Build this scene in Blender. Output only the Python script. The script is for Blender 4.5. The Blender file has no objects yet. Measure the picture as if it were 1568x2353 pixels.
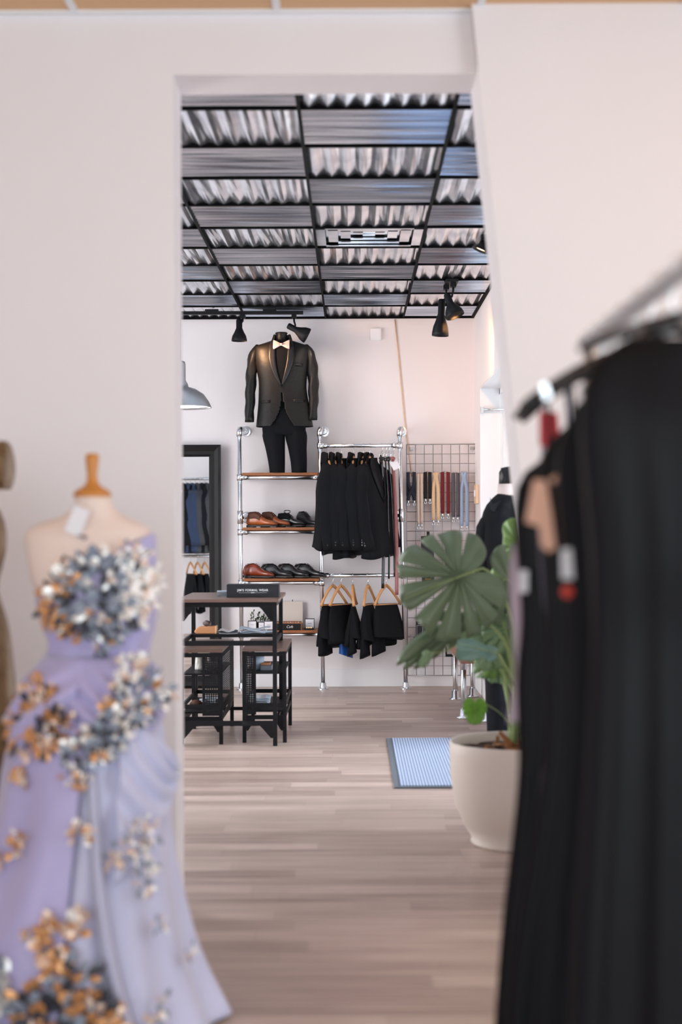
import bpy, bmesh, math, random
from mathutils import Vector, Matrix
R = math.radians
PI = math.pi
rnd = random.Random(7)
# ---------------------------------------------------------------- camera
F, H, VX, VY, ROLL = 3500.0, 1.255, 810.0, 1207.0, R(0.25)   # focal length in px of a 1568x2353 frame, eye height
CEIL = H + 1.618
sc = bpy.context.scene
cam = bpy.data.objects.new('camera', bpy.data.cameras.new('camera'))
sc.collection.objects.link(cam)
cam.location = (0, 0, H)
cam.rotation_euler = (Matrix.Rotation(PI/2, 4, 'X') @ Matrix.Rotation(-ROLL, 4, 'Z')).to_euler()
cam.data.sensor_width = 36
cam.data.lens = F/2353*36
cam.data.shift_x = (784-VX)/2353
cam.data.shift_y = (VY-1176.5)/2353
cam.data.clip_start = 0.05
cam.data.dof.use_dof = True
cam.data.dof.focus_distance = 11.0
cam.data.dof.aperture_fstop = 1.9
sc.camera = cam
# ---------------------------------------------------------------- light and exposure
vs = sc.view_settings
vs.view_transform = 'Standard'; vs.look = 'None'; vs.gamma = 1; vs.use_curve_mapping = False
vs.exposure = 0.0
w = bpy.data.worlds.new('world'); sc.world = w; w.use_nodes = True
w.node_tree.nodes['Background'].inputs[0].default_value = (0.86, 0.93, 1, 1)
w.node_tree.nodes['Background'].inputs[1].default_value = 2.0
def area(name, loc, size, rot, power, col):
    l = bpy.data.lights.new(name, 'AREA'); l.shape = 'RECTANGLE'; l.size, l.size_y = size
    l.energy = power; l.color = col
    o = bpy.data.objects.new(name, l); sc.collection.objects.link(o); o.location = loc; o.rotation_euler = rot
    return o
DAY = (0.86, 0.93, 1.0)
area('daylight_shop_window', (1.16, 10.2, 1.4), (2.2, 1.7), (0, R(90), 0), 26, DAY)
area('daylight_shop_door', (1.16, 7.85, 1.15), (1.6, 2.2), (0, R(90), 0), 175, DAY)
area('added_fill_shop_side', (-3.35, 8.5, 1.5), (4.5, 2.2), (0, R(-90), 0), 200, (1.0, 0.965, 0.94))  # added fill at an unseen left opening, brightens the back room
area('daylight_front_window', (-0.7, -2.9, 1.5), (3.8, 2.3), (R(90), 0, 0), 98, (0.80, 0.94, 1.0))
area('daylight_front_side', (2.35, 1.6, 1.5), (3.6, 2.2), (0, R(90), 0), 46, (0.78, 0.92, 1.0))
area('added_warm_fill_front', (2.0, 3.5, CEIL-0.03), (0.6, 0.6), (0, 0, 0), 7, (1.0, 0.70, 0.46))  # added unseen warm light, tints the right wall towards its top
def spot(name, loc, target, power, col, ang=50, blend=0.8):
    l = bpy.data.lights.new(name, 'SPOT'); l.energy = power; l.color = col; l.spot_size = R(ang); l.spot_blend = blend
    l.shadow_soft_size = 0.03
    o = bpy.data.objects.new(name, l); sc.collection.objects.link(o); o.location = loc
    o.rotation_euler = (Vector(target)-Vector(loc)).to_track_quat('-Z', 'Y').to_euler()
# ---------------------------------------------------------------- helpers
def P(px, py, Y):
    """world point seen at photo pixel (px,py) at distance Y"""
    dx, dy = px-VX, VY-py
    c, s = math.cos(ROLL), math.sin(ROLL)
    return Vector(((dx*c+dy*s)*Y/F, Y, H+(-dx*s+dy*c)*Y/F))
C = sc.collection
def srgb(r, g, b):
    f = lambda v: ((v/255+0.055)/1.055)**2.4 if v > 10 else v/255/12.92
    return (f(r), f(g), f(b), 1)
MATS = {}
def mat(name, col, rough=0.5, metal=0.0, noise=0.0, nscale=8.0, bump=0.0, bscale=60.0, sheen=0.0, emit=None, stretch=(1, 1, 1), spec=0.5, coat=0.0, trans=0.0):
    m = bpy.data.materials.new(name); m.use_nodes = True
    nt = m.node_tree; b = nt.nodes['Principled BSDF']
    b.inputs['Base Color'].default_value = col; b.inputs['Roughness'].default_value = rough
    b.inputs['Metallic'].default_value = metal; b.inputs['Specular IOR Level'].default_value = spec
    b.inputs['Sheen Weight'].default_value = sheen; b.inputs['Coat Weight'].default_value = coat
    b.inputs['Transmission Weight'].default_value = trans
    if emit: b.inputs['Emission Color'].default_value = emit[0]; b.inputs['Emission Strength'].default_value = emit[1]
    tc = nt.nodes.new('ShaderNodeTexCoord'); mp = nt.nodes.new('ShaderNodeMapping')
    mp.inputs['Scale'].default_value = stretch; nt.links.new(tc.outputs['Object'], mp.inputs[0])
    n = nt.nodes.new('ShaderNodeTexNoise'); n.inputs['Scale'].default_value = nscale; n.inputs['Detail'].default_value = 4
    nt.links.new(mp.outputs[0], n.inputs[0])
    mx = nt.nodes.new('ShaderNodeMix'); mx.data_type = 'RGBA'
    nt.links.new(n.outputs['Fac'], mx.inputs[0])
    mx.inputs[6].default_value = tuple(c*(1-noise) for c in col[:3])+(1,)
    mx.inputs[7].default_value = tuple(min(1, c*(1+noise)) for c in col[:3])+(1,)
    nt.links.new(mx.outputs[2], b.inputs['Base Color'])
    if bump:
        n2 = nt.nodes.new('ShaderNodeTexNoise'); n2.inputs['Scale'].default_value = bscale
        nt.links.new(mp.outputs[0], n2.inputs[0])
        bp = nt.nodes.new('ShaderNodeBump'); bp.inputs['Strength'].default_value = bump; bp.inputs['Distance'].default_value = 0.01
        nt.links.new(n2.outputs['Fac'], bp.inputs['Height']); nt.links.new(bp.outputs[0], b.inputs['Normal'])
    MATS[name] = m
    return m
def box(bm, x0, x1, y0, y1, z0, z1):
    vs_ = [bm.verts.new((x, y, z)) for x in (x0, x1) for y in (y0, y1) for z in (z0, z1)]
    for f in ((0,1,3,2),(4,6,7,5),(0,4,5,1),(2,3,7,6),(0,2,6,4),(1,5,7,3)):
        bm.faces.new([vs_[i] for i in f])
    return vs_
def obox(bm, c, size, M):
    """oriented box: centre, full sizes, 3x3 matrix"""
    v = box(bm, -size[0]/2, size[0]/2, -size[1]/2, size[1]/2, -size[2]/2, size[2]/2)
    for q in v: q.co = Vector(c) + M @ q.co
    return v
def loft(bm, rings, cap0=True, cap1=True, closed=True):
    rows = [[bm.verts.new(p) for p in r] for r in rings]
    n = len(rows[0])
    for a, b in zip(rows, rows[1:]):
        for i in range(n if closed else n-1):
            j = (i+1) % n
            bm.faces.new((a[i], a[j], b[j], b[i]))
    if closed and cap0: bm.faces.new(rows[0][::-1])
    if closed and cap1: bm.faces.new(rows[-1])
    return rows
def tube(bm, pts, r, seg=8, cap=True):
    pts = [Vector(p) for p in pts]
    rs = r if isinstance(r, (list, tuple)) else [r]*len(pts)
    rings = []; up = None
    for i, p in enumerate(pts):
        t = (pts[min(i+1, len(pts)-1)]-pts[max(i-1, 0)]).normalized()
        if up is None: up = t.orthogonal().normalized()
        up = (up - t*up.dot(t)).normalized()
        s = t.cross(up)
        rings.append([p+rs[i]*(math.cos(2*PI*k/seg)*up+math.sin(2*PI*k/seg)*s) for k in range(seg)])
    loft(bm, rings, cap, cap)
def lathe(bm, prof, c=(0, 0, 0), seg=32, axis='Z', cap=False, sx=1, sy=1):
    rings = []
    for r, z in prof:
        ring = []
        for k in range(seg):
            a = 2*PI*k/seg
            v = Vector((max(r, 1e-4)*math.cos(a)*sx, max(r, 1e-4)*math.sin(a)*sy, z))
            if axis == 'Y': v = Vector((v.x, v.z, v.y))
            if axis == 'X': v = Vector((v.z, v.x, v.y))
            ring.append(Vector(c)+v)
        rings.append(ring)
    loft(bm, rings, cap, cap)
def lathe_dir(bm, prof, c, d, seg=20):
    q = Vector(d).to_track_quat('Z', 'Y').to_matrix()
    rings = [[Vector(c)+q @ Vector((max(r, 1e-4)*math.cos(2*PI*k/seg), max(r, 1e-4)*math.sin(2*PI*k/seg), z)) for k in range(seg)] for r, z in prof]
    loft(bm, rings, False, False)
def prism(bm, poly, y0, y1, plane='XZ'):
    def mk(u, v, w):
        return {'XZ': (u, w, v), 'XY': (u, v, w), 'YZ': (w, u, v)}[plane]
    a = [bm.verts.new(mk(u, v, y0)) for u, v in poly]; b = [bm.verts.new(mk(u, v, y1)) for u, v in poly]
    bm.faces.new(a[::-1]); bm.faces.new(b)
    for i in range(len(poly)):
        j = (i+1) % len(poly); bm.faces.new((a[i], a[j], b[j], b[i]))
def K(keys, t):
    """smooth interpolation of tuples keyed by first entry"""
    if t <= keys[0][0]: return keys[0][1:]
    if t >= keys[-1][0]: return keys[-1][1:]
    for i in range(len(keys)-1):
        if keys[i][0] <= t <= keys[i+1][0]: break
    k0, k1 = keys[max(i-1, 0)], keys[i]; k2, k3 = keys[i+1], keys[min(i+2, len(keys)-1)]
    h = k2[0]-k1[0]; u = (t-k1[0])/h; out = []
    for c in range(1, len(k1)):
        m1 = (k2[c]-k0[c])/(k2[0]-k0[0])*h if k2[0] != k0[0] else 0
        m2 = (k3[c]-k1[c])/(k3[0]-k1[0])*h if k3[0] != k1[0] else 0
        out.append((2*u**3-3*u**2+1)*k1[c]+(u**3-2*u**2+u)*m1+(-2*u**3+3*u**2)*k2[c]+(u**3-u**2)*m2)
    return out
def sring(cx, cy, z, hw, hd, n=28, pw=2.4, fold=0, nf=0, ph=0):
    out = []
    for k in range(n):
        a = 2*PI*k/n
        ca, sa = math.cos(a), math.sin(a)
        x = math.copysign(abs(ca)**(2/pw), ca); y = math.copysign(abs(sa)**(2/pw), sa)
        f = 1+fold*math.sin(nf*a+ph) if nf else 1
        out.append(Vector((cx+hw*x*f, cy+hd*y*f, z)))
    return out
def gloc(o):
    v = Vector((0, 0, 0))
    while o: v = v+o.location; o = o.parent
    return v
def obj(name, bm, m, parent=None, smooth=False, solid=0, bev=0, sub=0):
    if parent is not None:
        off = gloc(parent)
        for v in bm.verts: v.co -= off
    bmesh.ops.recalc_face_normals(bm, faces=bm.faces)
    me = bpy.data.meshes.new(name); bm.to_mesh(me); bm.free()
    for p in me.polygons: p.use_smooth = smooth
    me.materials.append(m)
    o = bpy.data.objects.new(name, me); C.objects.link(o)
    if parent is not None: o.parent = parent
    if solid: s = o.modifiers.new('solid', 'SOLIDIFY'); s.thickness = solid; s.offset = 0
    if bev: b = o.modifiers.new('bevel', 'BEVEL'); b.width = bev; b.segments = 2; b.limit_method = 'ANGLE'
    if sub: s = o.modifiers.new('sub', 'SUBSURF'); s.levels = s.render_levels = sub
    return o
def B(): return bmesh.new()
def tag(o, label, cat, group=None):
    o['label'] = label; o['category'] = cat
    if group: o['group'] = group
    return o
def thing(name, label, cat, loc=(0, 0, 0), rz=0, group=None):
    o = bpy.data.objects.new(name, None); o.empty_display_size = 0.05; C.objects.link(o)
    o.location = loc; o.rotation_euler = (0, 0, rz)
    return tag(o, label, cat, group)
def obj_split(name, bm, m, parent=None, **k):
    """one object for every separate piece of the mesh"""
    seen = set(); outs = []
    bm.verts.index_update()
    for v in list(bm.verts):
        if v in seen: continue
        st = [v]; isl = []; seen.add(v)
        while st:
            q = st.pop(); isl.append(q)
            for e in q.link_edges:
                o_ = e.other_vert(q)
                if o_ not in seen: seen.add(o_); st.append(o_)
        nb = B(); mp = {q: nb.verts.new(q.co) for q in isl}
        for f in {f for q in isl for f in q.link_faces}: nb.faces.new([mp[q] for q in f.verts])
        outs.append(obj(name, nb, m, parent, **k))
    bm.free(); return outs
def struct(name, bm, m, parent=None, **k):
    o = obj(name, bm, m, parent, **k)
    if parent is None: o['kind'] = 'structure'
    return o
KIDS = {}
def dup(root, loc, rz, label, scale=None, m=None):
    def cp(o, par):
        c = o.copy(); C.objects.link(c); c.parent = par
        if m and o.type == 'MESH' and o.data.materials and o.data.materials[0] in m:
            c.data = o.data.copy(); c.data.materials[0] = m[o.data.materials[0]]
        for ch in [q for q in ALL() if q.parent == o and q != c]: cp(ch, c)
        return c
    r = cp(root, None); r.location = loc; r.rotation_euler = (0, 0, rz); r['label'] = label
    if scale: r.scale = scale
    return r
def ALL(): return list(C.objects)
def text(name, s, size, loc, m, parent=None, rot=(R(90), 0, 0), ext=0.0008, shear=0, bold=0, spacing=1.0):
    cu = bpy.data.curves.new(name, 'FONT'); cu.body = s; cu.size = size; cu.extrude = ext; cu.align_x = 'CENTER'; cu.align_y = 'CENTER'
    cu.shear = shear; cu.offset = bold; cu.space_character = spacing
    t = bpy.data.objects.new(name, cu); C.objects.link(t); bpy.context.view_layer.update()
    me = bpy.data.meshes.new_from_object(t.evaluated_get(bpy.context.evaluated_depsgraph_get()))
    bpy.data.objects.remove(t)
    M = Matrix.Translation(Vector(loc)) @ Matrix.Rotation(rot[2], 4, 'Z') @ Matrix.Rotation(rot[0], 4, 'X')
    me.transform(M)
    if parent is not None: me.transform(Matrix.Translation(-gloc(parent)))
    me.materials.clear(); me.materials.append(m)
    o = bpy.data.objects.new(name, me); C.objects.link(o); o.parent = parent
    return o
# ---------------------------------------------------------------- materials
WALL = mat('painted_plaster', srgb(236, 231, 233), 0.75, bump=0.05, bscale=120, noise=0.015, nscale=3)
WALLW = mat('painted_plaster_white', srgb(238, 238, 240), 0.6, noise=0.01)
CHROME = mat('galvanised_pipe', (0.72, 0.74, 0.77, 1), 0.24, 1.0, noise=0.12, nscale=14)
RAILM = mat('brushed_chrome_rail', (0.86, 0.87, 0.9, 1), 0.35, 0.35)
CHROME2 = mat('polished_chrome', (0.85, 0.86, 0.88, 1), 0.12, 1.0)
WIRE = mat('steel_wire', (0.42, 0.41, 0.42, 1), 0.35, 0.9)
BLACKM = mat('black_metal', (0.006, 0.0068, 0.009, 1), 0.5, 0.0, spec=0.25)
BLACKP = mat('black_paint', (0.008, 0.0075, 0.008, 1), 0.42, spec=0.3)
SHELFW = mat('stained_pine', srgb(150, 92, 55), 0.5, noise=0.45, nscale=14, stretch=(1, 8, 8), bump=0.1)
BENCHW = mat('reddish_wood', srgb(150, 96, 76), 0.45, noise=0.3, nscale=10, stretch=(8, 1, 8))
TABLEW = mat('dark_walnut_board', srgb(112, 88, 78), 0.35, noise=0.2, nscale=8, stretch=(1, 8, 8))
HANGW = mat('light_hanger_wood', srgb(205, 148, 96), 0.4, noise=0.15, nscale=12)
BLKFAB = mat('black_wool', (0.0075, 0.0082, 0.0105, 1), 0.85, sheen=0.012, bump=0.15, bscale=300, noise=0.2, spec=0.12)
BLKSAT = mat('black_satin', (0.0030, 0.0036, 0.0058, 1), 0.5, noise=0.15, spec=0.16)
NAVYFAB = mat('navy_wool', (0.014, 0.03, 0.075, 1), 0.85, sheen=0.1, noise=0.15)
CHARFAB = mat('charcoal_wool', (0.035, 0.037, 0.042, 1), 0.85, noise=0.15)
BLUELIN = mat('royal_blue_lining', srgb(28, 88, 172), 0.5)
SUITFAB = mat('brown_black_sateen', (0.009, 0.0078, 0.0075, 1), 0.48, spec=0.3, bump=0.25, bscale=25, noise=0.3, nscale=5)
SHOEBR = mat('tan_leather', srgb(160, 82, 36), 0.32, noise=0.3, nscale=9, coat=0.3)
SHOEBR2 = mat('cognac_leather', srgb(126, 50, 26), 0.25, noise=0.3, nscale=9, coat=0.4)
SHOEBK = mat('black_leather', (0.010, 0.010, 0.012, 1), 0.28, coat=0.3)
SHOEDK = mat('brown_suede', srgb(82, 44, 28), 0.7, noise=0.2)
SOLE = mat('dark_sole', (0.02, 0.014, 0.012, 1), 0.6)
CARD = mat('white_card', srgb(232, 232, 238), 0.6)
PAPER = mat('pale_blue_paper', srgb(190, 203, 218), 0.6, noise=0.25, nscale=25)
PRINT = mat('grey_print', srgb(110, 116, 124), 0.6)
GOLDTXT = mat('yellow_print', srgb(214, 170, 60), 0.5)
WHITETXT = mat('white_print', srgb(235, 235, 235), 0.5)
SKINM = mat('cream_jersey_form', srgb(232, 214, 206), 0.7, noise=0.03)
ORWOOD = mat('orange_turned_wood', srgb(200, 132, 62), 0.4, noise=0.2, nscale=9, stretch=(6, 6, 1))
# ================================================================ THE SETTING
def floor_mat():
    m = bpy.data.materials.new('vinyl_planks'); m.use_nodes = True; nt = m.node_tree; b = nt.nodes['Principled BSDF']
    L = nt.links.new; N = nt.nodes.new
    tc = N('ShaderNodeTexCoord')
    br = N('ShaderNodeTexBrick'); br.offset = 0.0
    sp = N('ShaderNodeSeparateXYZ'); L(tc.outputs['Object'], sp.inputs[0])
    dv = N('ShaderNodeMath'); dv.operation = 'DIVIDE'; dv.inputs[1].default_value = 0.118; L(sp.outputs[1], dv.inputs[0])
    fl = N('ShaderNodeMath'); fl.operation = 'FLOOR'; L(dv.outputs[0], fl.inputs[0])
    wn = N('ShaderNodeTexWhiteNoise'); wn.noise_dimensions = '1D'; L(fl.outputs[0], wn.inputs['W'])
    ad = N('ShaderNodeMath'); ad.operation = 'MULTIPLY_ADD'; ad.inputs[1].default_value = 1.3; L(wn.outputs['Value'], ad.inputs[0]); L(sp.outputs[0], ad.inputs[2])
    cb = N('ShaderNodeCombineXYZ'); L(ad.outputs[0], cb.inputs[0]); L(sp.outputs[1], cb.inputs[1])
    br.inputs['Scale'].default_value = 1; br.inputs['Brick Width'].default_value = 0.92; br.inputs['Row Height'].default_value = 0.118
    br.inputs['Mortar Size'].default_value = 0.0008; br.inputs['Mortar Smooth'].default_value = 0.4; br.inputs['Bias'].default_value = 0.0
    br.inputs['Color1'].default_value = srgb(214, 192, 180); br.inputs['Color2'].default_value = srgb(138, 114, 104); br.inputs['Mortar'].default_value = srgb(84, 66, 60)
    L(cb.outputs[0], br.inputs[0])
    mp = N('ShaderNodeMapping'); mp.inputs['Scale'].default_value = (1.1, 22, 1); L(cb.outputs[0], mp.inputs[0])
    n = N('ShaderNodeTexNoise'); n.inputs['Scale'].default_value = 1.6; n.inputs['Detail'].default_value = 6; n.inputs['Roughness'].default_value = 0.6; L(mp.outputs[0], n.inputs[0])
    cr = N('ShaderNodeValToRGB'); cr.color_ramp.elements[0].position = 0.3; cr.color_ramp.elements[0].color = srgb(116, 92, 82)
    cr.color_ramp.elements[1].position = 0.72; cr.color_ramp.elements[1].color = srgb(222, 202, 190); L(n.outputs['Fac'], cr.inputs[0])
    mx = N('ShaderNodeMix'); mx.data_type = 'RGBA'; mx.inputs[0].default_value = 0.5
    L(br.outputs['Color'], mx.inputs[6]); L(cr.outputs[0], mx.inputs[7]); L(mx.outputs[2], b.inputs['Base Color'])
    b.inputs['Roughness'].default_value = 0.38
    bp = N('ShaderNodeBump'); bp.inputs['Strength'].default_value = 0.12; bp.inputs['Distance'].default_value = 0.004; L(n.outputs['Fac'], bp.inputs['Height']); L(bp.outputs[0], b.inputs['Normal'])
    return m
YB, YD0, YD1, XR, XL = 11.87, 4.80, 5.02, 0.955, -3.4
FX0, FX1, FY0 = -2.7, 2.4, -3.0
bm = B(); box(bm, -3.6, 2.6, -3.2, 12.1, -0.1, 0); struct('floor', bm, floor_mat())
# front room side
JX = P(400, 700, YD0).x; HZ = P(700, 171, YD0).z
bm = B(); box(bm, -3.6, JX, YD0, YD1, 0, CEIL)
prism(bm, [(JX, HZ), (0.62, HZ), (0.62, CEIL), (JX, CEIL)], YD0, YD1)
struct('wall_partition', bm, WALL)
a = P(1085, 10, 4.73); b_ = P(1188, 1000, 4.73); sl = (b_.x-a.x)/(b_.z-a.z)
xt = a.x+(CEIL-a.z)*sl; xb = a.x+(0-a.z)*sl
bm = B(); prism(bm, [(xb, 0), (FX1+0.2, 0), (FX1+0.2, CEIL), (xt, CEIL)], 4.73, 5.04); struct('wall_slanted', bm, WALL)
# front room shell with openings
def wall_open(name, axis, at, th, u0, u1, holes, m=WALL, zt=CEIL):
    bm = B(); us = sorted(holes); cur = u0
    def bx(a, b, z0, z1):
        if b-a < 1e-4 or z1-z0 < 1e-4: return
        if axis == 'X': box(bm, at, at+th, a, b, z0, z1)
        else: box(bm, a, b, at, at+th, z0, z1)
    for (a, b, z0, z1) in us:
        bx(cur, a, 0, zt); bx(a, b, 0, z0); bx(a, b, z1, zt); cur = b
    bx(cur, u1, 0, zt)
    return struct(name, bm, m)
wall_open('wall_front_left', 'X', FX0-0.15, 0.15, FY0, YD0, [])
wall_open('wall_front_right', 'X', FX1, 0.2, FY0, 4.73, [(-0.3, 3.5, 0.35, 2.6)])
wall_open('wall_front_back', 'Y', FY0-0.2, 0.2, FX0, FX1+0.2, [(-2.6, 2.0, 0.35, 2.65)])
wall_open('wall_back', 'Y', YB, 0.2, XL, 1.35, [])
wall_open('wall_left', 'X', XL-0.2, 0.2, YD1, YB+0.2, [(6.2, 10.8, 0.4, 2.6)])  # opening is added and unseen, there to light the back room
WY0, WY1, WZ0, WZ1 = 9.25, 11.35, 0.62, 2.275
wall_open('wall_right', 'X', XR, 0.22, 5.04, YB, [(7.0, 8.7, 0.0, 2.28), (WY0, WY1, WZ0, WZ1)])
WFR = mat('white_window_frame', srgb(240, 242, 246), 0.4)
GLASS = mat('window_glass', (1, 1, 1, 1), 0.0, trans=1.0)
bm = B()
for (y0, y1, z0, z1) in ((WY0, WY1, WZ0, WZ0+0.05), (WY0, WY1, WZ1-0.05, WZ1), (WY0, WY0+0.05, WZ0, WZ1), (WY1-0.05, WY1, WZ0, WZ1), (10.28, 10.33, WZ0, WZ1)):
    box(bm, XR+0.145, XR+0.2, y0, y1, z0, z1)
o = struct('window_1', bm, WFR)
bm = B(); box(bm, XR+0.165, XR+0.17, WY0+0.05, WY1-0.05, WZ0+0.05, WZ1-0.05); obj('pane', bm, GLASS, o)
bm = B(); box(bm, XR+0.001, XR+0.145, WY1-0.008, WY1-0.001, WZ0, WZ1); box(bm, XR+0.001, XR+0.145, WY0, WY1-0.008, WZ1-0.008, WZ1-0.001); box(bm, XR-0.02, XR+0.145, WY0, WY1-0.008, WZ0+0.001, WZ0+0.02); obj('reveal', bm, WFR, o)
bm = B()
for (y0, y1, z0, z1) in ((7.0, 8.7, 2.2, 2.28), (7.0, 7.09, 0, 2.2), (8.61, 8.7, 0, 2.2), (7.0, 8.7, 0, 0.12), (7.8, 7.87, 0, 2.2)):
    box(bm, XR+0.1, XR+0.15, y0, y1, z0, z1)
o = struct('door_1', bm, WFR)
bm = B(); box(bm, XR+0.12, XR+0.126, 7.09, 8.61, 0.12, 2.2); obj('door_pane', bm, GLASS, o)
bm = B(); tube(bm, [(XR+0.06, 7.95, 0.9), (XR+0.06, 7.95, 1.25)], 0.012); tube(bm, [(XR+0.06, 7.95, 0.95), (XR+0.1, 7.95, 0.95)], 0.008); tube(bm, [(XR+0.06, 7.95, 1.2), (XR+0.1, 7.95, 1.2)], 0.008); obj('door_handle', bm, CHROME2, o, True)
bm = B(); box(bm, XL, XR, YB-0.012, YB, 0, 0.135); struct('baseboard_back', bm, WALLW)
bm = B(); box(bm, XR-0.012, XR, 8.7, YB-0.012, 0, 0.135); struct('baseboard_right', bm, WALLW)
# front room ceiling: tan boards, white tee strips
CT = mat('tan_ceiling_board', srgb(226, 184, 142), 0.8, noise=0.03)
bm = B(); box(bm, FX0-0.15, FX1+0.2, FY0-0.2, YD0, CEIL, CEIL+0.06); o = struct('ceiling_front', bm, CT)
bm = B()
for k in range(-4, 4):
    x = -0.229+0.635*k; box(bm, x-0.012, x+0.012, FY0, YD0-0.001, CEIL-0.006, CEIL+0.002)
for k in range(12):
    y = 4.6-0.62*k; box(bm, FX0, FX1, y-0.012, y+0.012, CEIL-0.0055, CEIL+0.002)
obj('ceiling_tee', bm, WFR, o)
bm = B(); box(bm, FX0, FX1, 4.77, 4.80, CEIL-0.008, CEIL+0.001); obj('edge_angle', bm, WFR, o)
# back room ceiling: dark grid with corrugated galvanised panels
def corr_mat(nm_='galvanised_sheet', st=(1, 1, 1), c0=(0.50, 0.55, 0.63, 1), c1=(0.88, 0.90, 0.94, 1), nsc=5):
    m = bpy.data.materials.new(nm_); m.use_nodes = True; nt = m.node_tree; b = nt.nodes['Principled BSDF']; N = nt.nodes.new; L = nt.links.new
    tc = N('ShaderNodeTexCoord'); n = N('ShaderNodeTexNoise'); n.inputs['Scale'].default_value = nsc; n.inputs['Detail'].default_value = 5; mp = N('ShaderNodeMapping'); mp.inputs['Scale'].default_value = st; L(tc.outputs['Object'], mp.inputs[0]); L(mp.outputs[0], n.inputs[0])
    cr = N('ShaderNodeValToRGB'); cr.color_ramp.elements[0].position = 0.35; cr.color_ramp.elements[0].color = c0; cr.color_ramp.elements[1].position = 0.65; cr.color_ramp.elements[1].color = c1
    L(n.outputs['Fac'], cr.inputs[0]); L(cr.outputs[0], b.inputs['Base Color'])
    b.inputs['Metallic'].default_value = 0.92; b.inputs['Roughness'].default_value = 0.17
    return m
CORR = corr_mat()
CORRX = corr_mat('galvanised_sheet_cross', (0.35, 16, 1), (0.30, 0.36, 0.45, 1), (0.72, 0.80, 0.92, 1), 3)  # reflection streaks painted into the colour of the cross-ribbed sheets
TEE = mat('black_tee_grid', (0.004, 0.004, 0.005, 1), 0.8, spec=0.1)
VOID = mat('dark_plenum', (0.006, 0.006, 0.007, 1), 0.9)
bm = B(); box(bm, XL-0.2, 1.4, YD1, YB+0.2, CEIL+0.10, CEIL+0.16); ceil = struct('ceiling', bm, VOID)
gx = [-0.826-0.609*k for k in range(4, -1, -1)]+[-0.202, 0.405]
gy = [5.325+0.592*k for k in range(11)]
bm = B()
for x in gx: box(bm, x-0.007, x+0.007, YD1+0.03, YB-0.001, CEIL-0.004, CEIL); box(bm, x-0.003, x+0.003, YD1+0.03, YB-0.001, CEIL, CEIL+0.022)
for y in gy: box(bm, XL, XR-0.001, y-0.008, y+0.008, CEIL-0.0035, CEIL+0.0005); box(bm, XL, XR-0.001, y-0.003, y+0.003, CEIL, CEIL+0.022)
box(bm, XR-0.02, XR-0.001, YD1+0.03, YB-0.001, CEIL-0.008, CEIL+0.03); box(bm, XL, XR, YB-0.022, YB-0.001, CEIL-0.009, CEIL+0.03)
obj('tee_grid', bm, TEE, ceil)
cols = list(zip(gx, gx[1:]))+[(0.405, XR-0.005)]
gye = [5.05]+gy+[YB-0.01]
for ci, (x0, x1) in enumerate(cols):
    for ri, (y0, y1) in enumerate(zip(gye, gye[1:])):
        if y1-y0 < 0.05: continue
        along_y = (ci+ri) % 2 == 0       # ridges along Y
        bm = B(); nr = 8
        X0, X1, Y0, Y1 = x0+0.004, x1-0.004, y0+0.004, y1-0.004
        if ci == len(cols)-2 and ri == 6:   # air diffuser in place of a sheet
            for q, zz in ((0.0, 0.0), (0.07, 0.008), (0.14, 0.016), (0.21, 0.024)):
                for (a0, a1, c0, c1) in ((X0+q, X1-q, Y0+q, Y0+q+0.055), (X0+q, X1-q, Y1-q-0.055, Y1-q), (X0+q, X0+q+0.055, Y0+q, Y1-q), (X1-q-0.055, X1-q, Y0+q, Y1-q)):
                    box(bm, a0, a1, c0, c1, CEIL+zz+0.001, CEIL+zz+0.004)
            bm2 = B(); box(bm2, X0, X1, Y0, Y1, CEIL+0.03, CEIL+0.034); obj('diffuser_back', bm2, CORR, ceil)
            obj('air_diffuser', bm, CORR, ceil); continue
        A = 0.017; rows = []
        L0, L1, S0, S1 = (X0, X1, Y0, Y1) if along_y else (Y0, Y1, X0, X1)
        pitch = 0.0735; nseg = max(2, int(round((L1-L0)/pitch*4)))
        pts = []
        for k in range(nseg+1):
            u = L0+(L1-L0)*k/nseg; ph = ((u-L0)/pitch) % 1
            tri = abs(2*ph-1)                       # ridged profile with small flats
            tri = min(max((tri-0.10)/0.80, 0), 1)
            if not along_y: tri *= 0.8
            pts.append((u, CEIL+0.002+A*tri))
        jit = rnd.uniform(-0.3, 0.3)
        r1 = [Vector((u, S0, z)) if along_y else Vector((S0, u, z)) for u, z in pts]
        r2 = [Vector((u, S1, z)) if along_y else Vector((S1, u, z)) for u, z in pts]
        r15 = [(p+q)/2+Vector((0, 0, 0.003*rnd.uniform(-1, 1))) for p, q in zip(r1, r2)]
        loft(bm, [r1, r15, r2], closed=False)
        obj('corrugated_panel', bm, CORR if along_y else CORRX, ceil, smooth=False)
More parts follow.
